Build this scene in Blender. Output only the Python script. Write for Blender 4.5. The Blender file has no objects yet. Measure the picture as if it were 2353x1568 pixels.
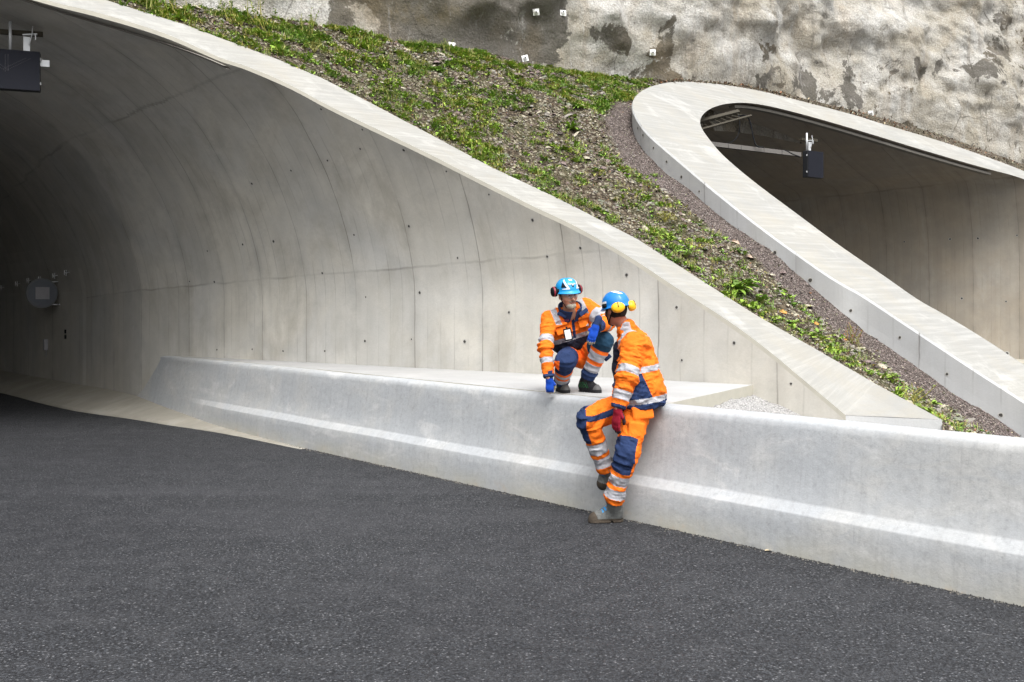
import bpy, bmesh, math, random
import numpy as np
from mathutils import Vector, Matrix
from mathutils.bvhtree import BVHTree
random.seed(7)
rng = np.random.default_rng(11)
C = bpy.context.scene.collection
# ------------------------------------------------------------------ camera, sky, sun, exposure
FPX, EYE = 2288.0, 1.62            # focal length and eye height the place was measured with (2353 px wide survey frame)
cd = bpy.data.cameras.new('camera'); cam = bpy.data.objects.new('camera', cd); C.objects.link(cam)
cam.location = (0, 0, EYE); cam.rotation_euler = (math.radians(90), 0, 0)
cd.sensor_width = 36; cd.lens = 36*FPX/2353.0; cd.shift_y = -87/2353.0
cd.clip_start = 0.1; cd.clip_end = 500
bpy.context.scene.camera = cam
W = bpy.data.worlds.new('World'); bpy.context.scene.world = W; W.use_nodes = True
wn = W.node_tree.nodes; wl = W.node_tree.links
bg = wn['Background']; sk = wn.new('ShaderNodeTexSky'); sk.sky_type = 'NISHITA'; sk.sun_disc = False
SUN_EL, SUN_AZ = math.radians(56), math.radians(165)       # azimuth clockwise from +Y (the view direction)
sk.sun_elevation = SUN_EL; sk.sun_rotation = SUN_AZ; sk.air_density = 1.6; sk.dust_density = 4.0
hs = wn.new('ShaderNodeHueSaturation'); hs.inputs['Saturation'].default_value = 0.16
wl.new(sk.outputs[0], hs.inputs['Color']); tcw = wn.new('ShaderNodeTexCoord'); sxw = wn.new('ShaderNodeSeparateXYZ'); mrw = wn.new('ShaderNodeMapRange'); mxw = wn.new('ShaderNodeMix'); mxw.data_type = 'RGBA'; mxw.blend_type = 'MULTIPLY'
wl.new(tcw.outputs['Generated'], sxw.inputs[0]); wl.new(sxw.outputs[2], mrw.inputs[0]); mrw.inputs['To Min'].default_value = .62; mrw.inputs['To Max'].default_value = 1.45   # overcast: brighter overhead than at the horizon
wl.new(hs.outputs[0], mxw.inputs['A']); wl.new(mrw.outputs[0], mxw.inputs['B']); mxw.inputs['Factor'].default_value = 1
wl.new(mxw.outputs['Result'], bg.inputs[0]); bg.inputs[1].default_value = 0.13
sd = bpy.data.lights.new('sun', 'SUN'); sd.energy = 0.7; sd.angle = math.radians(24); sd.color = (1, .985, .96)
so = bpy.data.objects.new('sun', sd); C.objects.link(so)
sv = Vector((math.sin(SUN_AZ)*math.cos(SUN_EL), math.cos(SUN_AZ)*math.cos(SUN_EL), math.sin(SUN_EL)))
so.rotation_euler = sv.to_track_quat('Z', 'Y').to_euler(); so.location = (0, -5, 20)
vs = bpy.context.scene.view_settings
vs.view_transform = 'Standard'; vs.look = 'None'; vs.gamma = 1; vs.exposure = 1.2

# ------------------------------------------------------------------ helpers
def tag(o, label=None, cat=None, group=None, kind=None):
    if label: o['label'] = label
    if cat: o['category'] = cat
    if group: o['group'] = group
    if kind: o['kind'] = kind
    return o
def empty(name, loc=(0,0,0), rot=(0,0,0), label=None, cat=None, group=None):
    o = bpy.data.objects.new(name, None); C.objects.link(o); o.location = loc; o.rotation_euler = rot
    o.empty_display_size = .1
    return tag(o, label, cat, group)
def mesh_obj(name, V, Fc, mats, parent=None, mi=None, smooth=False, uv=None, attrs=None):
    me = bpy.data.meshes.new(name)
    V = np.asarray(V, dtype=float)
    me.from_pydata([tuple(v) for v in V.tolist()], [], [tuple(int(i) for i in f) for f in (Fc.tolist() if isinstance(Fc, np.ndarray) else Fc)])
    if not isinstance(mats, (list, tuple)): mats = [mats]
    for m in mats: me.materials.append(m)
    if mi is not None: me.polygons.foreach_set('material_index', np.asarray(mi, dtype=np.int32))
    if smooth: me.polygons.foreach_set('use_smooth', np.ones(len(me.polygons), dtype=bool))
    if uv is not None:
        ul = me.uv_layers.new(name='UVMap'); li = np.zeros(len(me.loops), dtype=np.int32); me.loops.foreach_get('vertex_index', li)
        ul.data.foreach_set('uv', np.asarray(uv, dtype=np.float32)[li].ravel())
    if attrs:
        for k, a in attrs.items():
            at = me.attributes.new(k, 'FLOAT', 'POINT'); at.data.foreach_set('value', np.asarray(a, dtype=np.float32))
    me.update()
    o = bpy.data.objects.new(name, me); C.objects.link(o)
    if parent is not None: o.parent = parent
    return o
def grid_faces(nu, nv, flip=False, closed_v=False):
    F = []
    for i in range(nu-1):
        for j in range(nv if closed_v else nv-1):
            k = (j+1) % nv
            q = (i*nv+j, (i+1)*nv+j, (i+1)*nv+k, i*nv+k)
            F.append(q[::-1] if flip else q)
    return F
class MB:
    """collects boxes, tubes, strips as one mesh"""
    def __init__(s): s.V = []; s.F = []; s.M = []
    def add(s, V, F, m=0):
        b = len(s.V); s.V += [tuple(v) for v in V]; s.F += [tuple(i+b for i in f) for f in F]; s.M += [m]*len(F)
    def box(s, c, h, R=None, m=0, bev=0.0):
        # centre, half sizes, 3x3 rotation; optional chamfer of the vertical outline
        c = Vector(c); R = R or Matrix.Identity(3)
        x, y, z = h
        if bev > 0:
            b = min(bev, x*.9, z*.9, y*.9)
            V = []
            for (zz, ins) in ((-z, b), (-z+b, 0), (z-b, 0), (z, b)):
                X, Y = x-ins, y-ins; q = b
                for (px, py) in ((X-q, -Y), (X, -Y+q), (X, Y-q), (X-q, Y), (-X+q, Y), (-X, Y-q), (-X, -Y+q), (-X+q, -Y)):
                    V.append(c + R @ Vector((px, py, zz)))
            F = [tuple(range(7, -1, -1)), tuple(range(24, 32))]
            for k in range(3):
                for j in range(8): F.append((k*8+j, k*8+(j+1) % 8, (k+1)*8+(j+1) % 8, (k+1)*8+j))
            s.add(V, F, m); return
        V = [c + R @ Vector((sx*x, sy*y, sz*z)) for sz in (-1, 1) for sx, sy in ((-1,-1),(1,-1),(1,1),(-1,1))]
        s.add(V, [(3,2,1,0),(4,5,6,7),(0,1,5,4),(1,2,6,5),(2,3,7,6),(3,0,4,7)], m)
    def tube(s, pts, r, n=10, m=0, cap=True):
        pts = [Vector(p) for p in pts]; k = len(pts); rs = r if hasattr(r, '__len__') else [r]*k
        V = []; up = None
        for i, p in enumerate(pts):
            t = (pts[min(i+1, k-1)]-pts[max(i-1, 0)]).normalized()
            if up is None: up = Vector((0,0,1)) if abs(t.z) < .9 else Vector((1,0,0))
            a = t.cross(up).normalized(); b = a.cross(t).normalized(); up = b
            for j in range(n):
                th = 2*math.pi*j/n; V.append(p + a*(rs[i]*math.cos(th)) + b*(rs[i]*math.sin(th)))
        F = []
        for i in range(k-1):
            for j in range(n): F.append((i*n+j, i*n+(j+1) % n, (i+1)*n+(j+1) % n, (i+1)*n+j))
        if cap: F.append(tuple(range(n-1, -1, -1))); F.append(tuple(range((k-1)*n, k*n)))
        s.add(V, F, m)
    def build(s, name, mats, parent=None, smooth=False):
        return mesh_obj(name, s.V, s.F, mats, parent, mi=s.M, smooth=smooth)
def ray(x, y): return (x-1176.5)/FPX, (697.0-y)/FPX
def P3(x, y, d): rx, rz = ray(x, y); return np.array([rx*d, d, EYE+rz*d])
def crom(P, n):
    """dense Catmull-Rom curve through P"""
    P = np.asarray(P, float); Q = np.vstack([2*P[0]-P[1], P, 2*P[-1]-P[-2]]); out = []
    for i in range(len(P)-1):
        p0, p1, p2, p3 = Q[i], Q[i+1], Q[i+2], Q[i+3]
        for t in np.linspace(0, 1, n, endpoint=False):
            out.append(.5*((2*p1)+(-p0+p2)*t+(2*p0-5*p1+4*p2-p3)*t*t+(-p0+3*p1-3*p2+p3)*t**3))
    out.append(P[-1]); return np.array(out)
def resample(P, n):
    P = np.asarray(P, float); L = np.r_[0, np.cumsum(np.linalg.norm(np.diff(P, axis=0), axis=1))]
    t = np.linspace(0, L[-1], n); return np.column_stack([np.interp(t, L, P[:, k]) for k in range(P.shape[1])])
def hsh(i, j, k, seed):
    n = (i*374761393 + j*668265263 + k*2147483647 + seed*974634777) & 0xffffffff
    n = ((n ^ (n >> 13))*1274126177) & 0xffffffff
    n = ((n ^ (n >> 15))*2246822519) & 0xffffffff
    return ((n ^ (n >> 16)) & 0xffff)/32767.5-1
def vnoise(P, seed=0):
    P = np.asarray(P, float); I = np.floor(P).astype(np.int64); f = P-I; f = f*f*(3-2*f)
    i, j, k = I[..., 0], I[..., 1], I[..., 2]; r = 0
    for dx in (0, 1):
        for dy in (0, 1):
            for dz in (0, 1):
                w = (f[..., 0] if dx else 1-f[..., 0])*(f[..., 1] if dy else 1-f[..., 1])*(f[..., 2] if dz else 1-f[..., 2])
                r = r + w*hsh(i+dx, j+dy, k+dz, seed)
    return r
def fbm(P, oct=4, seed=0, gain=.5):
    r = 0; a = 1; P = np.asarray(P, float)
    for o in range(oct): r = r + a*vnoise(P*2**o+o*17.3, seed+o); a *= gain
    return r

# ------------------------------------------------------------------ materials
class NT:
    def __init__(s, name, rough=.8, spec=.3):
        m = bpy.data.materials.new(name); m.use_nodes = True; s.m = m; s.t = m.node_tree; s.b = s.t.nodes['Principled BSDF']
        s.b.inputs['Roughness'].default_value = rough; s.b.inputs['Specular IOR Level'].default_value = spec
        s.tc = s.t.nodes.new('ShaderNodeTexCoord')
    def n(s, typ, **kw):
        nd = s.t.nodes.new('ShaderNode'+typ)
        for k, v in kw.items(): setattr(nd, k, v)
        return nd
    def L(s, a, b): s.t.links.new(a, b); return b
    def val(s, sock, v):
        if isinstance(v, (int, float)): sock.default_value = v
        elif isinstance(v, tuple): sock.default_value = v if len(v) == 4 or sock.type == 'VECTOR' else (*v, 1)
        else: s.L(v, sock)
    def co(s, kind='Object', scale=(1,1,1), loc=(0,0,0), rot=(0,0,0)):
        mp = s.n('Mapping'); s.L(s.tc.outputs[kind], mp.inputs[0]); mp.inputs['Scale'].default_value = scale
        mp.inputs['Location'].default_value = loc; mp.inputs['Rotation'].default_value = rot; return mp.outputs[0]
    def noise(s, co, scale, detail=4, rough=.55, dist=0):
        nd = s.n('TexNoise'); s.L(co, nd.inputs['Vector']); nd.inputs['Scale'].default_value = scale
        nd.inputs['Detail'].default_value = detail; nd.inputs['Roughness'].default_value = rough; nd.inputs['Distortion'].default_value = dist
        return nd.outputs['Fac']
    def vor(s, co, scale, feature='F1', out='Distance'):
        nd = s.n('TexVoronoi', feature=feature); s.L(co, nd.inputs['Vector']); nd.inputs['Scale'].default_value = scale; return nd.outputs[out]
    def mr(s, v, a, b, c=0, d=1, smooth=False):
        nd = s.n('MapRange'); nd.clamp = True
        if smooth: nd.interpolation_type = 'SMOOTHSTEP'
        s.L(v, nd.inputs['Value'])
        for k, x in zip(('From Min', 'From Max', 'To Min', 'To Max'), (a, b, c, d)): nd.inputs[k].default_value = x
        return nd.outputs[0]
    def math(s, op, a, b=0.0, c=None):
        nd = s.n('Math', operation=op); s.val(nd.inputs[0], a); s.val(nd.inputs[1], b)
        if c is not None: s.val(nd.inputs[2], c)
        return nd.outputs[0]
    def mix(s, f, a, b, mode='MIX'):
        nd = s.n('Mix', data_type='RGBA', blend_type=mode); s.val(nd.inputs['Factor'], f); s.val(nd.inputs['A'], a); s.val(nd.inputs['B'], b)
        return nd.outputs['Result']
    def mixf(s, f, a, b):
        nd = s.n('Mix', data_type='FLOAT'); s.val(nd.inputs['Factor'], f); s.val(nd.inputs['A'], a); s.val(nd.inputs['B'], b); return nd.outputs['Result']
    def col(s, v): s.val(s.b.inputs['Base Color'], v)
    def bump(s, h, dist=.01, strength=1.0):
        nd = s.n('Bump'); nd.inputs['Distance'].default_value = dist; nd.inputs['Strength'].default_value = strength
        s.L(h, nd.inputs['Height'])
        if s.b.inputs['Normal'].is_linked: s.L(s.b.inputs['Normal'].links[0].from_socket, nd.inputs['Normal'])
        s.L(nd.outputs[0], s.b.inputs['Normal'])
    def attr(s, name, out='Fac'):
        nd = s.n('Attribute', attribute_name=name); return nd.outputs[out]
def m_plain(name, col, rough=.6, metal=0, spec=.4, var=.12, scale=12, bump=0):
    N = NT(name, rough, spec); c = N.co()
    f = N.noise(c, scale, 3)
    N.col(N.mix(f, tuple(x*(1-var) for x in col), tuple(min(1, x*(1+var)) for x in col)))
    N.b.inputs['Metallic'].default_value = metal
    if bump: N.bump(N.noise(c, scale*8, 3), bump)
    return N.m

def concrete(name, warm, cool, seams=False, streak_uv=True, streak=(26, .55, 1), stren=.12, blot=.18, dirt=0.0, along=None, drange=(.3,.7), holes=True, st2k=1.0, warmst=0.0):
    N = NT(name, .86, .25); ob = N.co(); uv = N.co('UV')
    big = N.noise(ob, .55, 5, .6, .6); mid = N.noise(ob, 2.6, 6, .65)
    c = N.mix(N.mr(big, drange[0], drange[1], smooth=True), warm, cool)
    c = N.mix(N.mr(mid, .34, .66, blot, 0), c, (.12, .115, .10))
    sc = N.co('UV' if streak_uv else 'Object', streak)
    st = N.noise(sc, 1.0, 5, .6); st2 = N.noise(N.co('UV' if streak_uv else 'Object', tuple(x*3.3 for x in streak)), 1.0, 4, .7)
    c = N.mix(N.mr(st, .42, .72, 0, stren*2.4), c, tuple(x*.6 for x in cool), 'MIX')
    c = N.mix(N.mr(st2, .35, .65, stren*st2k, 0), c, (.16, .15, .14))
    c = N.mix(N.mr(st, .5, .25, 0, stren*1.6), c, (.62, .61, .59))
    if warmst:
        ws = N.noise(N.co('Object', (1.1, 1.1, .5)), 1.5, 6, .68, .5)
        c = N.mix(N.mr(ws, .50, .68, 0, warmst), c, (.34, .31, .25)); c = N.mix(N.mr(ws, .46, .32, 0, warmst*.7), c, (.64, .625, .585))
        ws2 = N.noise(N.co('Object', (.6, .6, .6)), 4.5, 7, .75, .3); c = N.mix(N.mr(ws2, .54, .72, 0, .28), c, (.27, .265, .25))
    # air pores
    pv = N.vor(ob, 16); pm = N.math('MULTIPLY', N.mr(pv, .05, .02), N.mr(N.noise(ob, 3.1, 2), .5, .62))
    c = N.mix(N.math('MULTIPLY', pm, .65), c, (.07, .065, .06))
    fine = N.noise(ob, 60, 3, .7); c = N.mix(N.mr(fine, .3, .7, .10, 0), c, (.1, .1, .1))
    h = None
    if seams:
        sx = N.n('SeparateXYZ'); N.L(N.tc.outputs['UV'], sx.inputs[0])
        wob = N.math('MULTIPLY', N.math('SUBTRACT', N.noise(ob, 2.2, 3), .5), .03)
        u = N.math('ADD', sx.outputs[0], wob); v = N.math('ADD', sx.outputs[1], wob)
        du = N.math('ABSOLUTE', N.math('SUBTRACT', N.math('FRACT', N.math('ADD', u, .5)), .5))
        dv = N.math('ABSOLUTE', N.math('SUBTRACT', N.math('FRACT', N.math('ADD', v, .5)), .5))
        u4 = N.math('MULTIPLY', u, 5.0); d4 = N.math('ABSOLUTE', N.math('SUBTRACT', N.math('FRACT', u4), .5)); b4 = N.n('TexWhiteNoise'); b4.noise_dimensions = '1D'; N.L(N.math('FLOOR', N.math('ADD', u4, .5)), b4.inputs['W'])
        c = N.mix(N.math('MULTIPLY', N.math('MULTIPLY', b4.outputs['Value'], N.mr(N.noise(ob, .9, 3), .35, .65, .3, 1)), .20), c, tuple(x*.5 for x in warm))
        d5 = N.math('ABSOLUTE', N.math('SUBTRACT', N.math('FRACT', N.math('ADD', u4, .5)), .5)); c = N.mix(N.math('MULTIPLY', N.mr(d5, .01, .05, 1, 0), N.mr(N.noise(ob, 1.7, 4), .42, .65, .03, .38)), c, (.15, .14, .12))
        lu = N.mr(du, .001, .009, 1, 0); lv = N.math('MULTIPLY', N.mr(dv, .002, .008, 1, 0), N.mr(sx.outputs[1], .5, .6))
        pres = N.mr(N.noise(ob, 1.1, 3), .38, .6, .12, .95)
        ln = N.math('MULTIPLY', N.math('MAXIMUM', lu, N.math('MULTIPLY', lv, .6)), pres)
        # cloudy darker margin beside each joint
        mg = N.math('MULTIPLY', N.mr(du, 0, .10, 1, 0), N.mr(N.noise(ob, 3.0, 4), .42, .62, 0, .22))
        wn_ = N.n('TexWhiteNoise'); wn_.noise_dimensions = '2D'
        cb = N.n('CombineXYZ'); N.L(N.math('FLOOR', u), cb.inputs[0]); N.L(N.math('FLOOR', v), cb.inputs[1]); N.L(cb.outputs[0], wn_.inputs['Vector'])
        c = N.mix(N.math('MULTIPLY', wn_.outputs['Value'], .30), c, tuple(x*.55 for x in warm))
        c = N.mix(mg, c, (.16, .15, .135)); c = N.mix(N.math('MULTIPLY', ln, .55), c, (.09, .08, .07))
        h = N.math('MULTIPLY', ln, -1)
        N.bump(h, .004, .6)
    N.col(c)
    N.bump(mid, .012, .5); N.bump(fine, .0015, .5)
    N.L(N.mr(mid, .3, .7, .75, .92), N.b.inputs['Roughness'])
    return N.m
M_wall = concrete('wall_concrete', (.68, .645, .565), (.55, .545, .52), seams=True, stren=.06, blot=.20, warmst=.5, streak=(5, .3, 1), st2k=.5)
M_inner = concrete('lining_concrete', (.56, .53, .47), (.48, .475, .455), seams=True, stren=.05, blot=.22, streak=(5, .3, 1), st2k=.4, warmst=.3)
M_top = concrete('parapet_concrete', (.35, .34, .31), (.315, .313, .297), stren=.11, blot=.14, streak=(.8, 19, 1), warmst=.35)  # top faces toned darker in colour to offset the bright overhead sky
M_side = concrete('parapet_side_concrete', (.60, .60, .585), (.56, .57, .58), stren=.06, blot=.10, streak=(6, .4, 1))  # upright faces kept lighter in colour to offset their weaker light
M_bench = concrete('bench_concrete', (.47, .465, .455), (.42, .42, .42), streak_uv=False, streak=(2, 2, 2), stren=.06, blot=.16)
M_edge = m_plain('cast_edge', (.42, .40, .34), .85, var=.15, scale=9)
def barrier_mat():
    N = NT('barrier_concrete', .92, .15); ob = N.co(); sx = N.n('SeparateXYZ'); N.L(N.tc.outputs['UV'], sx.inputs[0])
    v = sx.outputs[1]
    st = N.noise(N.co('UV', (13, 1.0, 1)), 1, 6, .68); st2 = N.noise(N.co('UV', (60, 2.2, 1)), 1, 4, .7)
    big = N.noise(ob, .9, 5, .6, .8); cl = N.noise(N.co('UV', (1.3, 3.0, 1)), 1.4, 6, .6, 1.0); mid = N.noise(ob, 9, 5, .7, .5)
    c = N.mix(N.mr(big, .35, .65, smooth=True), (.395, .41, .425), (.44, .44, .43))
    c = N.mix(N.mr(cl, .44, .60, 0, .55, True), c, (.38, .395, .41))
    c = N.mix(N.mr(cl, .44, .30, 0, .6, True), c, (.56, .56, .555))
    c = N.mix(N.mr(st, .50, .72, 0, .26), c, (.27, .275, .28))
    c = N.mix(N.mr(st, .47, .28, 0, .26), c, (.54, .545, .54))
    c = N.mix(N.mr(st2, .52, .8, 0, .30), c, (.22, .22, .22)); sp = N.noise(ob, 26, 5, .75); c = N.mix(N.mr(sp, .50, .68, 0, .38), c, (.24, .245, .25)); c = N.mix(N.mr(sp, .42, .28, 0, .3), c, (.55, .55, .55))
    c = N.mix(N.mr(mid, .52, .75, 0, .22), c, (.26, .26, .26))
    # base stained warm, with a few rusty licks
    c = N.mix(N.math('MULTIPLY', N.mr(v, .22, .0), N.mr(N.noise(ob, 2.1, 4), .35, .6, .15, .8)), c, (.46, .43, .33))
    c = N.mix(N.math('MULTIPLY', N.mr(v, .16, .03), N.mr(N.noise(ob, 3.7, 5, .7), .58, .7, 0, .6)), c, (.50, .35, .20))
    c = N.mix(N.mr(N.vor(ob, 26), .07, .03, 0, .45), c, (.12, .12, .12))
    N.col(c); N.bump(N.noise(ob, 4, 6, .65), .014, .6); N.bump(N.noise(ob, 90, 3), .0015, .6); N.bump(st, .003, .5)
    return N.m
M_barrier = barrier_mat()
def asphalt_mat():
    N = NT('asphalt', .82, .32); ob = N.co()
    v = N.n('TexVoronoi'); N.L(ob, v.inputs['Vector']); v.inputs['Scale'].default_value = 98
    g = N.n('SeparateColor'); N.L(v.outputs['Color'], g.inputs[0])
    stone = N.mr(g.outputs[0], 0, 1, .020, .076)
    big = N.noise(ob, .35, 5, .6); mid = N.noise(ob, 5, 4, .6); clu = N.noise(ob, 50, 3, .6)
    cc = N.n('CombineColor')
    for k, f in enumerate((.94, 1.0, 1.13)): N.L(N.math('MULTIPLY', stone, f), cc.inputs[k])
    c = cc.outputs[0]
    c = N.mix(N.mr(g.outputs[1], .90, .97), c, (.20, .20, .21))
    c = N.mix(N.mr(v.outputs['Distance'], .42, .75, 0, .85), c, (.010, .010, .011))
    c = N.mix(N.mr(clu, .52, .585, 0, .95), c, (.010, .010, .012))
    c = N.mix(N.mr(big, .38, .66, 0, .45), c, (.022, .022, .026)); c = N.mix(N.mr(N.noise(N.co('Object', (.25, 1.1, 1), rot=(0, 0, .7)), 1.0, 5, .6), .5, .7, 0, .3), c, (.075, .075, .082))
    c = N.mix(N.mr(mid, .45, .7, 0, .22), c, (.09, .09, .095))
    N.col(c); N.L(N.mr(g.outputs[2], 0, 1, .55, .95), N.b.inputs['Roughness'])
    hh = N.math('SUBTRACT', N.mr(v.outputs['Distance'], 0, .7, 1, 0), N.mr(clu, .45, .7, 0, 1.4))
    N.bump(hh, .006, .9)
    return N.m
M_asph = asphalt_mat()
def rock_mat():
    N = NT('sprayed_rock', .93, .15); ob = N.co(); pale = N.attr('pale'); br = N.attr('brown')
    w = N.noise(ob, 1.3, 6, .65, .7); w2 = N.noise(ob, 5, 5, .7)
    t = N.math('ADD', pale, N.math('MULTIPLY', N.math('SUBTRACT', w, .5), 2.0)); t = N.math('ADD', t, N.math('MULTIPLY', N.math('SUBTRACT', w2, .5), .5))
    dark = N.mix(N.mr(N.noise(ob, 1.1, 4), .35, .65), (.125, .115, .095), (.20, .185, .165))
    dark = N.mix(N.mr(N.noise(ob, .7, 3), .5, .68, 0, .7), dark, (.18, .135, .075))
    lt = N.mix(N.mr(N.noise(ob, .8, 5, .6, .5), .38, .62), (.66, .645, .61), (.45, .41, .335))
    lt = N.mix(N.mr(N.noise(N.co('Object', (1.2, 1.2, .35)), 1.6, 5, .65), .50, .70, 0, .6), lt, (.48, .40, .30)); lt = N.mix(N.mr(N.noise(ob, 3.4, 7, .75, 1.2), .54, .60, 0, .45), lt, (.36, .335, .28))
    c = N.mix(N.mr(t, .38, .46, smooth=True), dark, lt)
    c = N.mix(N.math('MULTIPLY', br, N.mr(w2, .35, .6, .1, .8)), c, (.15, .12, .07))
    streak = N.noise(N.co('Object', (2.2, 2.2, .28)), 1.3, 6, .7, .4)
    c = N.mix(N.mr(streak, .56, .68, 0, .6), c, (.17, .15, .125))
    c = N.mix(N.mr(streak, .40, .30, 0, .5), c, (.68, .67, .65))
    cr = N.vor(N.co('Object', (.7, .7, .35)), 1.5, 'DISTANCE_TO_EDGE')
    c = N.mix(N.math('MULTIPLY', N.mr(cr, .02, .0), N.mr(N.noise(ob, .9, 2), .5, .62, 0, .65)), c, (.075, .065, .05))
    fine = N.noise(ob, 32, 3, .75); pit = N.vor(ob, 19)
    c = N.mix(N.mr(fine, .38, .62, .42, 0), c, (.10, .092, .075)); c = N.mix(N.mr(fine, .6, .75, 0, .25), c, (.75, .74, .72))
    N.col(c); N.bump(N.noise(ob, 1.9, 9, .76), .15, .9); N.bump(fine, .03, .8); N.bump(pit, .02, .4)
    return N.m
M_rock = rock_mat()
def soil_mat():
    N = NT('soil', .95, .1); ob = N.co(); gr = N.attr('gravel')
    n1 = N.noise(ob, 24, 4, .7); n2 = N.noise(ob, 2.2, 4)
    v = N.n('TexVoronoi'); N.L(ob, v.inputs['Vector']); v.inputs['Scale'].default_value = 62
    g = N.n('SeparateColor'); N.L(v.outputs['Color'], g.inputs[0])
    peb = N.mix(g.outputs[0], (.070, .057, .050), (.21, .172, .155)); peb = N.mix(N.mr(g.outputs[1], .86, .95), peb, (.36, .31, .29))
    peb = N.mix(N.mr(v.outputs['Distance'], .4, .8), peb, (.03, .024, .022))
    v2 = N.n('TexVoronoi'); N.L(ob, v2.inputs['Vector']); v2.inputs['Scale'].default_value = 26
    g2 = N.n('SeparateColor'); N.L(v2.outputs['Color'], g2.inputs[0])
    so_ = N.mix(n1, (.05, .038, .026), (.21, .17, .12)); so_ = N.mix(N.mr(g2.outputs[0], .55, .9), so_, (.34, .31, .235))
    so_ = N.mix(N.mr(v2.outputs['Distance'], .35, .7, 0, .9), so_, (.03, .022, .016))
    so_ = N.mix(N.mr(n2, .46, .62, 0, .35), so_, (.055, .07, .022))
    N.col(N.mix(gr, so_, peb)); N.bump(N.math('MULTIPLY', v.outputs['Distance'], -1), .012, .9); N.bump(n1, .03, .8)
    return N.m
M_soil = soil_mat()
M_dark = m_plain('tie_hole_shade', (.06, .055, .05), .95, var=.3, scale=60)  # flat disc colour standing for the shade inside a tie hole
M_grout = m_plain('tie_hole_grout', (.45, .44, .41), .95, var=.3, scale=60)
M_steel = m_plain('galvanised_steel', (.55, .56, .57), .45, .35, var=.12, scale=20)
M_black = m_plain('black_box', (.014, .015, .021), .65, 0, .12, var=.1, scale=18)
M_blackside = m_plain('black_box_side', (.022, .023, .026), .5, 0, .4)
M_rubber = m_plain('black_rubber', (.010, .011, .013), .7, 0, .12)
M_led = m_plain('led_grey', (.10, .10, .11), .5)
M_beige = m_plain('duct_paint', (.15, .14, .13), .7, 0, .2, var=.06)
M_olive = m_plain('tray_steel', (.045, .038, .025), .8, 0, var=.1)
M_white = m_plain('white_plate', (.80, .80, .78), .5, 0, .4, var=.06)
# ------------------------------------------------------------------ left tunnel: profile swept along the wall line
P0 = np.array([2.243, 9.27]); AX = np.array([-.81, .5865]); AX = AX/np.linalg.norm(AX)
NI = np.array([-AX[1], AX[0]]); NI = -np.array([AX[1], -AX[0]])*1.0
if NI[0] > 0: NI = -NI                                  # inward (towards the left tunnel's middle)
BEND_S = 9.70; AX2 = np.array([-.665, .747]); NI2 = np.array([-.747, -.665])
prof = crom([(0,-.4),(0,.8),(0,1.7),(.05,2.08),(.18,2.52),(.40,3.0),(.64,3.38),(1.0,3.83),(1.32,4.10),(1.86,4.43),(2.75,4.78),(4.1,5.08),(5.75,5.2)], 12)
prof[:, 0] = np.maximum(prof[:, 0], 0)
tau = np.r_[0, np.cumsum(np.linalg.norm(np.diff(prof, axis=0), axis=1))]; TMAX = tau[-1]
def prof_at(t):
    t = np.asarray(t, float); m = t > TMAX; tt = np.where(m, 2*TMAX-t, t)
    w = np.interp(tt, tau, prof[:, 0]); z = np.interp(tt, tau, prof[:, 1]); return np.where(m, 11.5-w, w), z
_ps = np.linspace(-12, 60, 7201); _k = np.clip((_ps-BEND_S+.9)/1.8, 0, 1); _k = (_k*_k*(3-2*_k))[:, None]
_dr = AX*(1-_k)+AX2*_k; _dr /= np.linalg.norm(_dr, axis=1)[:, None]; _pp = np.vstack([[0, 0], np.cumsum((_dr[:-1]+_dr[1:])/2*.01, axis=0)]); _pp += P0-_pp[1200]
_pn = np.column_stack([-_dr[:, 1], _dr[:, 0]])*1.0; _pn *= np.sign(_pn[0]@NI)
def lpos(s, t, off=0.0):
    w, z = prof_at(t); w = w+off; s = np.asarray(s, float)
    base = np.stack([np.interp(s, _ps, _pp[:, 0]), np.interp(s, _ps, _pp[:, 1])], -1); nn = np.stack([np.interp(s, _ps, _pn[:, 0]), np.interp(s, _ps, _pn[:, 1])], -1)
    q = base+nn*w[..., None]; return np.concatenate([q, z[..., None]], -1)
zmax_prof = prof[:, 1].max()
def w_of_z(z): return np.interp(z, prof[:, 1], prof[:, 0])
def lsolve(x, y):
    """ray through survey pixel -> (s, tau) on the left lining"""
    rx, rz = ray(x, y); dd = np.arange(5.5, 40, .002)
    X = rx*dd-P0[0]; Y = dd-P0[1]; w = X*NI[0]+Y*NI[1]; z = EYE+rz*dd; s = X*AX[0]+Y*AX[1]
    f = w-np.where(z > zmax_prof, 99, w_of_z(z)); i = np.argmax((f[:-1] > 0) & (f[1:] <= 0)); return s[i], np.interp(z[i], prof[:, 1], tau), np.array([rx*dd[i], dd[i], z[i]])
rim_px = [(73,0),(218,38),(378,87),(495,137),(560,159),(639,192),(740,244),(830,289),(930,337),(1030,386),(1130,437),(1224,484),(1310,525),(1420,585),(1520,650),(1625,717),(1730,790),(1840,879),(1943,967)]
R = [lsolve(*p) for p in rim_px][::-1]
rs = np.array([r[0] for r in R]); rt = np.array([r[1] for r in R])
print('rim s', np.round(rs, 2)); print('rim z', [round(r[2][2], 2) for r in R])
FOOT = rs[0]
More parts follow.
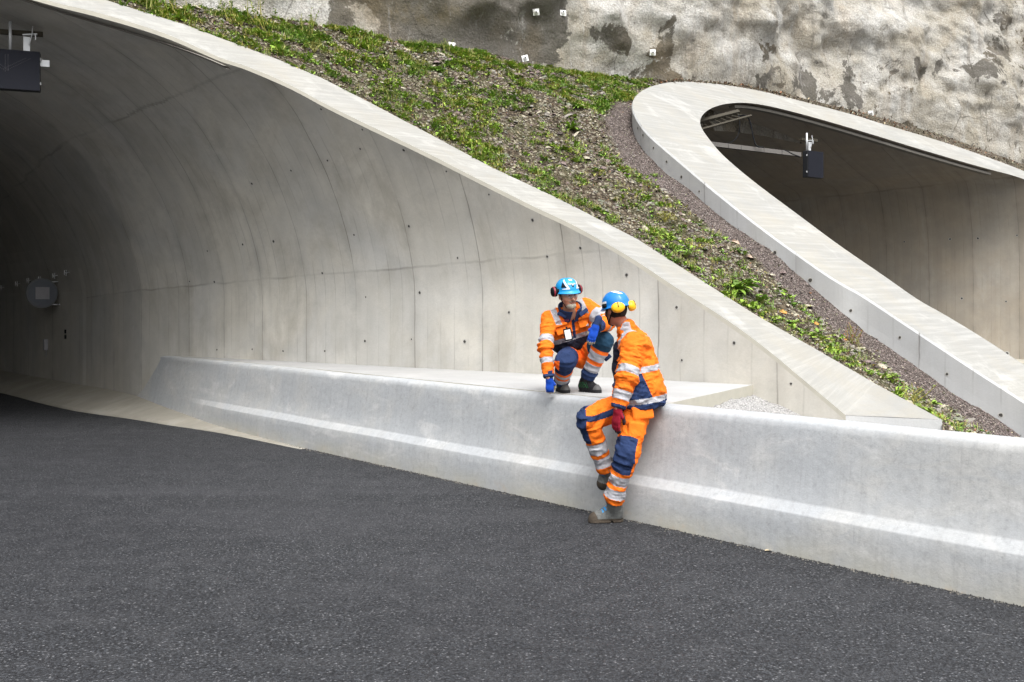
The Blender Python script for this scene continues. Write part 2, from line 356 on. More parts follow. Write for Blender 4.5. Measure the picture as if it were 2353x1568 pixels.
# beyond the frame: up to the crown and down the far leg
rs_e = np.r_[FOOT, rs, rs[-1]+.55, rs[-1]+1.0, rs[-1]+1.15]; tt_ = rt[-1]
rt_e = np.r_[-.05, rt, tt_+(TMAX-tt_)*.42, tt_+(TMAX-tt_)*.8, TMAX]
rt_e[0] = 0.0; rs_e[0] = FOOT
S_CR = rs_e[-1]
rim_c = crom(np.column_stack([rs_e[1:], rt_e[1:]]), 8)
far_leg = crom([(S_CR, TMAX), (S_CR-.8, TMAX+2.2), (S_CR-3.0, TMAX+4.2), (S_CR-6.2, 2*TMAX-2.4), (S_CR-9.8, 2*TMAX)], 10)
def trim_r(s): return np.where(s >= S_CR, TMAX, np.interp(s, rim_c[:, 0], rim_c[:, 1]))
# formwork joint lines, as measured: ring joints along s, lift joints along tau
ring_px = [(1786,900),(1513,872),(1305,865),(1108,853),(953,846),(818,838),(704,833),(603,829),(515,824),(435,820)]
def base_s(x):
    r = (x-1176.5)/FPX; return (P0[0]-r*P0[1])/(r*AX[1]-AX[0])
ring_s = [base_s(x) for x, _ in ring_px]; ring_s = [FOOT-.6]+ring_s+[BEND_S-.02]+[BEND_S+1.0*k for k in range(1, 40)]
ring_u = np.arange(len(ring_s))
A1 = [lsolve(*p) for p in ((330,668),(510,651),(700,633),(950,612),(1290,588))]; B1 = [lsolve(*p) for p in ((137,339),(320,256),(559,159))]
pa = np.polyfit([q[0] for q in A1], [q[1] for q in A1], 1); pb = np.polyfit([q[0] for q in B1], [q[1] for q in B1], 1)
def uv_l(s, t):
    u = np.interp(s, ring_s, ring_u); ta = np.polyval(pa, s); tb = np.polyval(pb, s)
    v = np.where(t < ta, t/ta, np.where(t < tb, 1+(t-ta)/(tb-ta), 2+(t-tb)/(TMAX*1.1-tb)))
    return np.stack([u, v], -1)
tunnelL = empty('road_tunnel', (*(P0+AX*4+NI*5.7), 0), label='big left road tunnel mouth of curved grey concrete behind the two workers', cat='tunnel')
def rel(o, parent): o.parent = parent; o.matrix_parent_inverse = Matrix.Translation(-Vector(parent.location)); return o
nv = 64
def lining_grid(ss, tlo, thi, mat, name):
    V = []; U = []
    for s, a, b in zip(ss, tlo, thi):
        t = a+(b-a)*np.linspace(0, 1, nv); V.append(lpos(np.full(nv, s), t)); U.append(uv_l(np.full(nv, s), t))
    return mesh_obj(name, np.concatenate(V), grid_faces(len(ss), nv), mat, uv=np.concatenate(U), smooth=True)
ss = np.unique(np.r_[np.linspace(FOOT, S_CR, 150), np.linspace(S_CR, BEND_S-.01, 30), BEND_S-.06, BEND_S-.0005])
rel(lining_grid(ss, np.zeros(len(ss)), trim_r(ss), M_wall, 'wall'), tunnelL)
ss2 = np.r_[BEND_S-.0005, BEND_S+.06, np.linspace(BEND_S+.15, BEND_S+34, 70)]
rel(lining_grid(ss2, np.zeros(len(ss2)), np.full(len(ss2), TMAX), M_inner, 'inner_lining'), tunnelL)
ss3 = np.r_[np.linspace(S_CR-9.8, S_CR, 50), np.linspace(S_CR+.1, BEND_S+34, 50)]
fl = far_leg[::-1]
rel(lining_grid(ss3, np.full(len(ss3), 2*TMAX+.0), np.where(ss3 >= S_CR, TMAX, np.interp(ss3, fl[:, 0], fl[:, 1])), M_inner, 'far_lining'), tunnelL)
# added cap across the bore, keeping sky light out
tt = np.linspace(0, 2*TMAX, 60); E_ = lpos(np.full(60, BEND_S+33.9), tt)
ec = P0+AX*BEND_S+AX2*33.5
rel(mesh_obj('bore_light_cap', [(*(ec-NI2*3), -1), (*(ec+NI2*15), -1), (*(ec+NI2*15), 8), (*(ec-NI2*3), 8)], [(0, 1, 2, 3)], M_inner), tunnelL)
# parapet: coping along the rim
rimP = lpos(rim_c[:, 0], rim_c[:, 1])
out_px = np.array([(-330,-170),(-120,-90),(100,-40),(242,0),(428,58),(639,137),(740,180),(850,236),(990,310),(1130,385),(1280,455),(1465,550),(1600,637),(1730,720),(1870,800),(2020,887),(2165,965)], float)
def parapet_outer(P, T=.92):
    out = []
    for p in P:
        q = p[:2]-NI*T; x = 1176.5+FPX*q[0]/q[1]
        if x > -330: y = np.interp(x, out_px[:, 0], out_px[:, 1]); z = EYE+(697-y)*q[1]/FPX
        else: z = p[2]+.05
        out.append((q[0], q[1], z))
    return np.array(out)
outP = parapet_outer(rimP)
vis = rim_c[:, 0] < 7.2; corner = np.array([(2165-1176.5)/FPX*8.5, 8.5, EYE-268*8.5/FPX])
zdiff = outP[vis][-1][2]-rimP[vis][-1][2]
for i in np.where(~vis)[0]:
    outP[i, 2] = rimP[i, 2]+zdiff
print('outer-inner z', np.round((outP[:, 2]-rimP[:, 2])[::12], 2))
LIP = .045
kk = np.linspace(0, 1, 6)[:-1]; outP = np.vstack([[corner*(1-f)+outP[0]*f for f in kk], outP]); rimP = np.vstack([[rimP[0]-np.r_[AX, 0]*-.0005*(f-1) for f in kk], rimP])
def coping(inner, outer, nm, parent, dip, mat_top, side_mat, flip=False):
    """top sheet between the two edges with a thin chamfered lip on the inner side, and faces falling away below"""
    n = len(inner); L = np.r_[0, np.cumsum(np.linalg.norm(np.diff(inner, axis=0), axis=1))]
    m = 9; V = []; U = []
    inl = inner+np.c_[np.zeros((n, 2)), np.full(n, LIP)]
    wob = vnoise(np.c_[inner*2.2], 5)[:, None]*.006
    for i in range(n):
        for k in range(m):
            f = k/(m-1); V.append(inl[i]*(1-f)+outer[i]*f+[0, 0, .004*math.sin(f*3.14)]); U.append((f*1.2, L[i]))
    V = np.array(V); V[::m] += np.c_[np.zeros((n, 2)), wob]
    o = rel(mesh_obj('coping', V, grid_faces(n, m, flip), mat_top, uv=U, smooth=True), parent)
    edge = np.concatenate([np.stack([inner-[0, 0, .0], inl+np.c_[np.zeros((n, 2)), wob]], 1).reshape(-1, 3)])
    rel(mesh_obj('coping_edge', edge, grid_faces(n, 2, not flip), M_edge), parent)
    V = []; U = []
    for i in range(n):
        dm = dip if inner[i][2] < 2.6 else max(.16, dip-(inner[i][2]-2.6)*1.1)
        for k, dz in enumerate((0, .02, min(.25, dm*.7), dm)):
            p = outer[i].copy(); p[2] -= dz; V.append(p); U.append((L[i]/1.9, -dz*1.4))
    rel(mesh_obj('outer_face', V, grid_faces(n, 4, flip), side_mat, uv=U), parent)
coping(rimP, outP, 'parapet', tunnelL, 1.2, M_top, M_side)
# foot: end face of the parapet
f0, f1 = rimP[0], outP[0]
def quadface(name, pts, mat, parent, uvs=None):
    return rel(mesh_obj(name, pts, [tuple(range(len(pts)))], mat, uv=uvs or [(0, 0)]*len(pts)), parent)
quadface('end_face', [f0+[0, 0, LIP], f0*[1, 1, 0]-[0, 0, .3], f1*[1, 1, 0]-[0, 0, .3], f1], M_side, tunnelL, [(0, 0), (0, 1), (1, 1), (1, 0)])
# drip rail hanging under the upper rim
dpx = [(-60,-32),(52,0),(180,40),(300,75),(420,113),(531,157)]
V = []
rails = [lsolve(*p) for p in dpx]
Sr = crom([(q[0], q[1]) for q in rails], 8)
for s_, t_ in Sr:
    for (dt, off) in ((.02, .03), (.02, .10), (-.035, .10), (-.035, .03)): V.append(lpos(np.array([s_]), np.array([t_+dt]), off)[0])
M_drip = m_plain('drip_rail_grey', (.22, .205, .18), .85)
rel(mesh_obj('drip_rail', V, grid_faces(len(Sr), 4, closed_v=True)+[(0,1,2,3)], M_drip), tunnelL)
# raised panel deep in the bore
pp = []
sa = [BEND_S+2.15, BEND_S+16]
ssp = np.r_[sa[0], np.linspace(sa[0]+.25, sa[1], 23)]; V = []; U = []
tp = [np.interp(z, prof[:, 1], tau) for z in np.linspace(.1, 2.58, 14)]
for s_ in ssp:
    for t_ in [tp[0]]+tp+[tp[-1]]:
        edge = (t_ is tp[0] and len(V) % 16 == 0) or len(V) % 16 == 15 or len(V) < 16
        V.append(lpos(np.array([s_]), np.array([t_]), -.01 if edge else .012)[0]); U.append((s_/2.4+.3, t_/9+.6))
Fp = grid_faces(len(ssp), 16)
V = np.array(V)
Vc = V
rel(mesh_obj('raised_lining_panel', Vc, Fp, M_inner, uv=U), tunnelL)

# ------------------------------------------------------------------ right tunnel: planar cut, swept rim
Q0 = np.array([6.17, 12.0]); PR = -NI                    # PR points away across the tunnels
AL, BE = .68, .20
def rplane(x, y, extra=0.0):
    rx, rz = ray(x, y); dr = np.array([rx, 1.0]); ks = dr@AX; kw = dr@PR; s0 = Q0@AX; w0 = Q0@PR
    d = (EYE-.875-extra+AL*s0+BE*w0)/(AL*ks+BE*kw-rz); return np.array([rx*d, d, EYE+rz*d])
in_px = [(2353,839),(2272,785),(2162,718),(2110,690),(2030,633),(1931,566),(1840,498),(1748,430),(1690,383),(1655,351),(1631,322),(1613,297),(1608,277),(1619,259),(1639,247),(1667,239),(1712,236),(1768,244),(1848,264),(1929,287),(2010,311),(2090,336),(2211,372),(2290,394),(2353,411)]
ou_px = [(2353,921),(2260,862),(2170,803),(2052,724),(1969,669),(1915,641),(1768,537),(1647,442),(1567,374),(1514,329),(1482,299),(1462,268),(1453,243),(1460,221),(1486,203),(1518,193),(1567,187),(1647,193),(1728,205),(1808,224),(1969,266),(2010,280),(2170,327),(2270,362),(2353,393)]
def to_sw(p): q = p[:2]-Q0; return q@AX, q@PR
def from_sw(s, w, z): q = Q0+AX*s+PR*w; return np.array([*q, z])
def ext(L, outer):
    pts = [rplane(*p) for p in L]; a0 = pts[0]; s0, w0 = to_sw(a0)
    pre = [from_sw(s0-k, w0, a0[2]-AL*k) for k in (1.8, .9)]
    s1, w1 = to_sw(pts[-1]); z1 = pts[-1][2]; post = []
    for (w, z) in ((12.0, 4.0), (12.35, 3.3), (12.45, 2.2), (12.45, .0)):
        w += .9 if outer else 0; z += .35 if outer else 0
        post.append(from_sw((z-.875-BE*w)/AL+(0 if not outer else .0), w, z))
    c_ = crom(pre+pts+post, 8)
    for _ in range(14): c_[1:-1] = (c_[:-2]+2*c_[1:-1]+c_[2:])/4
    return c_
rin = ext(in_px, False); rout = ext(ou_px, True); print('right rim depth', rin[16:60:8, 1].round(1))
tunnelR = empty('road_tunnel', (*(Q0+PR*6), 0), label='right tunnel portal with a slanting oval concrete rim set into the bank below the rock', cat='tunnel')
m = 9; n = len(rin); V = []; U = []; L = np.r_[0, np.cumsum(np.linalg.norm(np.diff(rout, axis=0), axis=1))]
for i in range(n):
    for k in range(m):
        f = k/(m-1); p = rin[i]*(1-f)+rout[i]*f
        sx_, wx_ = to_sw(p); V.append(p); U.append((wx_*1.1-sx_*.25, sx_*.9+wx_*.25))
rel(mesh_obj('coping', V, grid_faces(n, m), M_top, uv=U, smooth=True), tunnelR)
V = []; U = []
for i in range(n):
    deep = 1.4 if to_sw(rout[i])[1] < .5 else .22
    for k, dz in enumerate((0, .03, min(.3, deep*.6), deep)):
        p = rout[i].copy(); p[2] -= dz
        if k == 1: p[:2] += (rout[i][:2]-rin[i][:2])/np.linalg.norm(rout[i][:2]-rin[i][:2])*.02
        if k > 1: p[:2] += (rout[i][:2]-rin[i][:2])/np.linalg.norm(rout[i][:2]-rin[i][:2])*.012
        V.append(p); U.append((L[i]/1.75, -dz*.6))
M_side_s = concrete('outer_face_concrete', (.54, .54, .525), (.50, .51, .52), seams=True, stren=.06, blot=.08, streak=(6, .4, 1))
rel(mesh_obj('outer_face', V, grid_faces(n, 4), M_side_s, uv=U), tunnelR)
V = []; U = []; svals = np.r_[0, .05, np.linspace(.3, 30, 36)]
Lr = np.r_[0, np.cumsum(np.linalg.norm(np.diff(rin, axis=0), axis=1))]
for i in range(n):
    sI, wI = to_sw(rin[i])
    for sv_ in svals:
        p = rin[i].copy(); p[:2] += AX*sv_
        V.append(p); sI2 = sI+sv_
        v_ = 0.3+np.clip((p[2]-1.5)/(4.55-.035*sI2-1.5), 0, 1)*.7 if (wI > 6) else 1.5
        if wI > 6 and p[2] > 4.55-.035*sI2: v_ = 1+min(.4, (p[2]-(4.55-.035*sI2))*.5)
        U.append((sI2/1.0, v_))
M_inner_r = concrete('lining_concrete_right', (.52, .44, .34), (.45, .41, .35), seams=True, stren=.05, blot=.20, streak=(5, .3, 1), st2k=.4, warmst=.3)
rel(mesh_obj('lining', V, grid_faces(n, len(svals), True), M_inner_r, uv=U, smooth=True), tunnelR)
# legs down to the road
def skirt(P, name, mat, off=np.zeros(2), n_=1):
    V = []; U = []
    for i, p in enumerate(P):
        V += [p, np.array([p[0], p[1], -.2])]; U += [(i*.3, .5), (i*.3, 0.1)]
    return rel(mesh_obj(name, V, grid_faces(len(P), 2), mat, uv=U), tunnelR)
sw0 = to_sw(rin[0]); leftbase = [from_sw(s_, to_sw(rin[4])[1], rin[4][2]) for s_ in np.linspace(sw0[0], 34, 30)]
zz = [max(.0, min(.875+AL*s_+BE*sw0[1], rin[4][2])) for s_ in np.linspace(sw0[0], 34, 30)]
skirt(np.array([[*p[:2], z] for p, z in zip(leftbase, zz)]), 'near_leg_wall', M_inner_r)
rb = [from_sw(s_, 12.45, .02) for s_ in np.linspace(to_sw(rin[-1])[0], 34, 20)]
skirt(np.array(rb), 'far_leg_wall', M_inner_r)
# added cap closing this bore against sky light
quadface('bore_light_cap', [from_sw(29.5, -1, -.2), from_sw(29.5, 14, -.2), from_sw(29.5, 14, 30), from_sw(29.5, -1, 30)], M_inner_r, tunnelR)
# low kerb inside the far wall
mb = MB(); q = [from_sw(s_, w_, z_) for s_, w_, z_ in ((-5, 12.6, -.1), (-5, 11.55, -.1), (-5, 11.6, .26), (-5, 12.6, .32), (28, 12.6, -.1), (28, 11.55, -.1), (28, 11.6, .26), (28, 12.6, .32))]
mb.add(q, [(0,1,2,3), (7,6,5,4), (1,5,6,2), (2,6,7,3)]); o = mb.build('kerb', M_edge); rel(o, tunnelR)
# drip rail on the right rim
V = []; idx = [i for i in range(n) if 1700 < 1176.5+FPX*rin[i][0]/rin[i][1] < 2290 and to_sw(rin[i])[1] > 3.4]
for i in idx:
    for dz, ds in ((-.03, .10), (-.03, .22), (-.08, .22), (-.08, .10)):
        p = rin[i].copy(); p[:2] += AX*ds; p[2] += dz; p[:2] -= PR*.03*(to_sw(rin[i])[1] > 8); V.append(p)
rel(mesh_obj('drip_rail', V, grid_faces(len(idx), 4, closed_v=True)+[(0,1,2,3), tuple(len(V)-1-k for k in range(4))], M_drip), tunnelR)

# ------------------------------------------------------------------ road, kerb, barrier, bench, gravel
road = mesh_obj('road', [(-80,-60,0),(90,-60,0),(90,90,0),(-80,90,0)], [(0,1,2,3)], M_asph); tag(road, kind='structure')
# kerb strip inside the left tunnel
edge = [P3(x, y, 0) for x, y in ()]
kx = [(630,1015),(510,991),(384,972),(290,957),(175,941),(85,921),(0,899)]
ke = []
for x, y in kx: rx, rz = ray(x, y); d = -(EYE-.03)/rz; ke.append([rx*d, d])
ke = np.array(ke); dv = ke[-1]-ke[-2]; dv /= np.linalg.norm(dv); ke = np.vstack([[ke[0][0]+.4, ke[0][1]-.42], ke, ke[-1]+AX2*8, ke[-1]+AX2*22])
ke = resample(crom(ke, 6), 90)
V = []; U = []
for i, p in enumerate(ke):
    s_ = (p-(P0+AX*BEND_S))@AX2; 
    s_ = BEND_S+s_ if s_ > 0 else (p-P0)@AX
    wp = lpos(np.array([s_]), np.array([.55]))[0]; a_ = np.array([wp[0], wp[1]])
    g = (a_-p); dl = np.linalg.norm(g); g /= dl
    jj = .01*vnoise(np.array([[p[0]*5, p[1]*5, 0]]), 3)[0]
    zt = .27; tp_ = min(1, max(.02, (i-1)/16)); kz = tp_**.7
    for q, z in ((p-g*(.0+jj), -.02), (p+g*(.01+jj), .035), (p+g*.05, .055), (p+g*min(.42, dl*.5), .15), (a_+g*.1, zt)):
        V.append((q[0], q[1], z*kz if z > 0 else z)); U.append((i*.25, z*4))
M_kerb = concrete('kerb_concrete', (.36, .335, .275), (.33, .31, .265), stren=.12, blot=.2, streak=(3, 1, 1))
kerb = mesh_obj('kerb', V, grid_faces(len(ke), 5), M_kerb, uv=U, smooth=True)
tag(kerb, 'pale sloping concrete kerb between the road and the dark left tunnel wall', 'kerb')
# barrier
bp = []
for x, y in ((2353,1393),(2050,1328),(1740,1262),(1430,1194),(1160,1133),(900,1075),(630,1015)):
    rx, rz = ray(x, y); d = -EYE/rz; bp.append([rx*d, d])
bp = np.array(bp); c1 = np.polyfit(bp[:, 1], bp[:, 0], 2); print('barrier fit', c1)
yy = np.unique(np.r_[np.linspace(1.0, 17.2, 240), bp[3][1]+.06-.0025, bp[3][1]+.06+.0025]); bl = np.column_stack([np.polyval(np.polyfit(bp[:, 1], bp[:, 0], 1), yy), yy])
bd = (bl[-1]-bl[0]); bd /= np.linalg.norm(bd); BNRM = np.array([bd[1], -bd[0]])
if BNRM[0] < 0: BNRM = -BNRM                             # points back, away from the road
HB = .85
sec = [(0,-.06),(.004,.06),(.012,.20),(.020,.262),(.0225,.2685),(.027,.273),(.085,.322),(.089,.326),(.094,.336),(.125,.52),(.150,.70),(.160,.79),(.168,.825),(.188,.846),(.22,.853),(.38,.853),(.41,.845),(.425,.82),(.44,.5),(.46,-.06)]
joint_y = bp[3][1]+.06
def barrier(y0, y1, label, dzz=0):
    P = bl[(bl[:, 1] >= y0-1e-6) & (bl[:, 1] <= y1+1e-6)]; V = []; U = []
    L = np.r_[0, np.cumsum(np.linalg.norm(np.diff(P, axis=0), axis=1))]+y0
    vv = np.r_[0, np.cumsum(np.linalg.norm(np.diff(np.array(sec), axis=0), axis=1))]
    for i, p in enumerate(P):
        for k, (o_, z) in enumerate(sec):
            jit = .004*vnoise(np.array([[L[i]*1.7, z*6, 1.]]), 9)[0] if 0 < k < 14 else 0
            fe = np.clip((p[1]-12.6)/1.0, 0, 1); ob_ = o_ if not 0 < k < 12 else o_*(1-fe)+fe*(.03+.15*(max(0, z)/.85))
            q = p+BNRM*(ob_+jit); V.append((q[0], q[1], z+(dzz if z > 0 else 0)+.003*vnoise(np.array([[L[i]*1.1, 0, 7.]]), 4)[0])); U.append((L[i], vv[k]))
    nk = len(sec); F_ = grid_faces(len(P), nk); nb = len(V); V += V[:nk]+V[-nk:]; U += U[:nk]+U[-nk:]
    F_ += [tuple(range(nb, nb+nk)), tuple(nb+2*nk-1-k for k in range(nk))]
    o = mesh_obj('concrete_barrier', V, F_, M_barrier, uv=U, smooth=True)
    me = o.data
    for f in me.polygons:
        if len(f.vertices) > 4: f.use_smooth = False
    return tag(o, label, 'barrier')
barrier(0.9, joint_y-.0025, 'long pale concrete barrier section right of the leaning worker, running to the right edge')
barrier(joint_y+.0025, 17.2, 'grey streaked concrete barrier section left of the joint, ending at the tunnel wall')
# bench slab between barrier and tunnel wall
def bline(y): i = np.argmin(abs(bl[:, 1]-y)); return bl[i]
sl = [P3(1730, 887, .77*FPX/190)[:2], P3(1545, 936, .77*FPX/239)[:2]]
e0 = P0+AX*0.0+PR*.05; e0 = np.array(sl[0])+PR*.02
back = [e0]+[lpos(np.array([s_]), np.array([.9]))[0][:2]+PR*.03 for s_ in np.linspace(.4, BEND_S-.75, 12)]
fr = [bline(y)+BNRM*.30 for y in np.linspace(7.35, 14.35, 14)]
q1 = bline(7.35)+BNRM*.405
top = [*e0], 
outl = [e0]+back[1:]+fr[::-1][1:]+[q1]
n_ = len(outl); V = [(p[0], p[1], HB+.009) for p in outl]+[(p[0], p[1], .2) for p in outl]
bench = mesh_obj('concrete_ledge', V, [tuple(range(n_))[::-1], tuple(range(n_, 2*n_))]+[(i, (i+1) % n_, n_+(i+1) % n_, n_+i) for i in range(n_)], [M_bench, M_edge], mi=[0]+[1]*(n_+1))
tag(bench, 'flat pale concrete ledge behind the barrier where the bearded worker crouches', 'ledge')
# lifted triangular apron of crushed stone behind the barrier
V = []; gx = np.linspace(0, 1, 60); gy = np.linspace(0, 1, 40)
A_, B_ = np.array(sl[0]), q1
Cc = P0+AX*(FOOT-.2); Dd = bline(6.0)+BNRM*.42
for i in gx:
    for j in gy:
        l = A_*(1-i)+Cc*i; r_ = B_*(1-i)+Dd*i; p = l*(1-j)+r_*j+ (PR*.06)*(1-j)
        z = .765-.42*i**1.1+.02*fbm(np.array([[p[0]*3, p[1]*3, 0]]), 4, 3)[0]+.012*vnoise(np.array([[p[0]*30, p[1]*30, 0]]), 8)[0]
        V.append((p[0], p[1], z))
def grav_mat():
    N = NT('crushed_stone', .95, .1); ob = N.co(); v = N.n('TexVoronoi'); N.L(ob, v.inputs['Vector']); v.inputs['Scale'].default_value = 75
    g = N.n('SeparateColor'); N.L(v.outputs['Color'], g.inputs[0]); c = N.mix(g.outputs[0], (.30, .295, .285), (.52, .51, .50))
    c = N.mix(N.mr(v.outputs['Distance'], .4, .8, 0, .8), c, (.16, .155, .15)); N.col(c); N.bump(v.outputs['Distance'], -.012, .9); N.bump(N.noise(ob, 20, 4), .02); return N.m
gr = mesh_obj('gravel_bed', V, grid_faces(60, 40), grav_mat(), smooth=False); tag(gr, kind='structure')

# crumbs of asphalt and grit along the foot of the barrier
def crumbs(n):
    i = rng.integers(4, len(bl)-30, n); p = bl[i]+bd*rng.uniform(-.05, .05, (n, 1))-BNRM*np.abs(rng.normal(0, .025, n))[:, None]+BNRM*.006; r = rng.uniform(.002, .008, n)
    b = np.array([(1,0,0),(0,1,0),(-1,0,0),(0,-1,0),(0,0,1)], float); V = b[None]*rng.uniform(.6, 1.3, (n, 5, 1))*r[:, None, None]+np.c_[p, np.zeros(n)][:, None]
    a = rng.uniform(0, 6.28, n)[:, None]; x = V[:, :, 0]-p[:, None, 0]; y = V[:, :, 1]-p[:, None, 1]; V[:, :, 0] = p[:, None, 0]+x*np.cos(a)-y*np.sin(a); V[:, :, 1] = p[:, None, 1]+x*np.sin(a)+y*np.cos(a)
    f = np.array([(0,1,4),(1,2,4),(2,3,4),(3,0,4)]); F = (f[None]+(np.arange(n)*5)[:, None, None]).reshape(-1, 3); return V.reshape(-1, 3), F, np.repeat(rng.choice([0, 0, 0, 1], n), 4)
V, F, mi = crumbs(9000); o = mesh_obj('asphalt_grit', V, F, [m_plain('grit_dark', (.030, .030, .031), .9, var=.4), m_plain('grit_grey', (.16, .15, .13), .9, var=.4)], mi=mi); tag(o, 'loose dark grit and crumbs gathered along the foot of the barrier', 'grit', kind='stuff')
# ------------------------------------------------------------------ soil slope and rock face
def sL(p): return (np.asarray(p)[..., :2]-P0)@AX
def wL(p): return (np.asarray(p)[..., :2]-P0)@PR
def curtain(x, y, curve):
    """ray through a survey pixel meets the vertical curtain under a curve"""
    rx, rz = ray(x, y); f = curve[:, 0]-rx*curve[:, 1]
    k = [i for i in range(len(f)-1) if f[i]*f[i+1] <= 0]
    if not k: i = int(np.argmin(abs(f))); p = curve[i]; return np.array([p[0], p[1], EYE+rz*p[1]])
    i = min(k, key=lambda i: curve[i][1]); t = f[i]/(f[i]-f[i+1]+1e-12); p = curve[i]*(1-t)+curve[i+1]*t; return np.array([p[0], p[1], EYE+rz*p[1]])
sb_px = [(2344,1002),(2268,953),(2181,900),(2082,824),(1991,764),(1915,699),(1848,641),(1768,571),(1720,541),(1667,505),(1631,478),(1579,430),(1530,398),(1490,357),(1466,325),(1455,297)]
Bc = [curtain(x, y, rout[:150]) for x, y in sb_px]
nose = Bc[-1]
zp = lambda p: 1.35+.565*sL(p)+.18*wL(p)
print('soil B: plane residual', np.round([b[2]-zp(b) for b in Bc], 2)); print('soil A residual', np.round([(p[2]-zp(p)) for p in outP[::14]], 2))
def on_soil(x, y, lift=0):
    rx, rz = ray(x, y); dr = np.array([rx, 1.]); k = .565*(dr@AX)+.18*(dr@PR)-rz; c = EYE-1.35-lift+.565*(P0@AX)+.18*(P0@PR); d = c/k; return np.array([rx*d, d, EYE+rz*d])
rb_px = [(1518,192),(1441,179),(1305,163),(1208,144),(1115,130),(953,109),(817,92),(724,65),(600,49),(464,24),(344,0),(200,-30)]
Rb = [on_soil(x, y) for x, y in rb_px]; print('rock base', np.round(Rb, 1).tolist()); print('nose', nose, 'plane', zp(nose))
# behind the nose the soil edge follows the outer rim up to the rock
i0 = int(np.argmin([np.linalg.norm(p[:2]-nose[:2]) for p in rout]))
top_i = int(np.argmax(rout[:, 2])); seq = [rout[i]-[0, 0, .10+.12*k/6] for k, i in enumerate(np.linspace(i0+2, min(i0+40, n-30), 6).astype(int))]
seq = [p for p in seq if 1176.5+FPX*p[0]/p[1] < 1530]
Bcurve = Bc+[rout[i0+6]-[0,0,.25]]
# fade from B side to the rock
Cpts = []
for p in Rb: Cpts.append(p)
# keep rock base depth continuous with the rim's far side
BC = np.array([Bc[0]*[.70, .70, 1]-[0, 0, .25]]+Bcurve+Cpts)
Afull = outP-[0, 0, .035]
A0 = Afull[0]; ext_ = np.array([A0*[.72, .72, 1]-[0, 0, .35], A0*[.97, .97, 1]-[0, 0, .22]]); Afull = np.vstack([ext_, Afull])
# walk both edges at matching fractions chosen at key points
def sub(P, a, b, n): return resample(P[a:b+1], n)
ia = int(np.argmin(abs(sL(Afull)-sL(nose)-.6)))
nA1 = 150; nA2 = 110
e1 = sub(Afull, 0, ia, nA1); e2 = sub(Afull, ia, len(Afull)-1, nA2)[1:]
kB = len(Bcurve)
b1 = sub(BC, 0, kB, nA1); b2 = sub(BC, kB, len(BC)-1, nA2)[1:]
EA = np.vstack([e1, e2]); EB = np.vstack([b1, b2]); NS = len(EA); MQ = 130
qq = np.linspace(0, 1, MQ)
G = EA[:, None, :]*(1-qq[None, :, None])+EB[:, None, :]*qq[None, :, None]
fl_ = G.reshape(-1, 3); amp = (np.sin(np.pi*np.clip(qq, 0, 1))**.5)[None, :].repeat(NS, 0).ravel()
qf = qq[None, :].repeat(NS, 0).ravel()
disp = (.10*fbm(fl_*[1, 1, .5], 4, 21)+.045*fbm(fl_*[5, 5, 2], 3, 5))*amp+.018*fbm(fl_*14, 2, 6)*np.clip(amp*3, 0, 1)
fl_ = fl_.copy(); fl_[:, 2] += disp
qc = .45+.10*fbm(fl_*[.8, .8, 0], 3, 33)
fi = np.repeat(np.arange(NS), MQ)/nA1
gravel = np.clip((qf-(.60+.20*np.clip((fi-.55)/.4, 0, 1)+.12*fbm(fl_*[.9, .9, 0], 4, 33)))/.06, 0, 1)*np.clip((1.08-fi)/.05, 0, 1)
G = fl_.reshape(NS, MQ, 3)
soil = mesh_obj('soil_slope', fl_, grid_faces(NS, MQ, True), M_soil, smooth=True, attrs={'gravel': gravel}); tag(soil, kind='structure')
# strip of debris between the right rim and the rock
st_px = [(1500,186),(1567,184),(1647,190),(1728,200),(1808,217),(1969,256),(2100,292),(2170,312),(2260,345),(2353,378),(2500,425),(2800,540)]
Rr = []
for x, y in st_px:
    b = rplane(x, y)
    Rr.append(b)
Rr = np.array(Rr)
print('strip', Rr.round(1).tolist())
inner_ = rout[int(np.argmin([abs(1176.5+FPX*p[0]/p[1]-1518)+(0 if to_sw(p)[1] > .5 else 999) for p in rout])):]
E1 = resample(inner_, 120)-[0, 0, .03]
Rx = Rr.copy(); Rx = resample(np.vstack([Rx, Rx[-1]+[2.5, 1.5, -1.0]]), 120)
Gs = E1[:, None]*(1-np.linspace(0, 1, 9))[None, :, None]+Rx[:, None]*np.linspace(0, 1, 9)[None, :, None]
Gs = Gs.reshape(-1, 3); Gs[:, 2] += .03*fbm(Gs*6, 3, 2)*np.tile(np.sin(np.linspace(0, 3.14, 9)), 120)+.0
dstrip = mesh_obj('soil_strip', Gs, grid_faces(120, 9, True), M_soil, smooth=True, attrs={'gravel': np.full(len(Gs), .3)}); tag(dstrip, kind='structure')
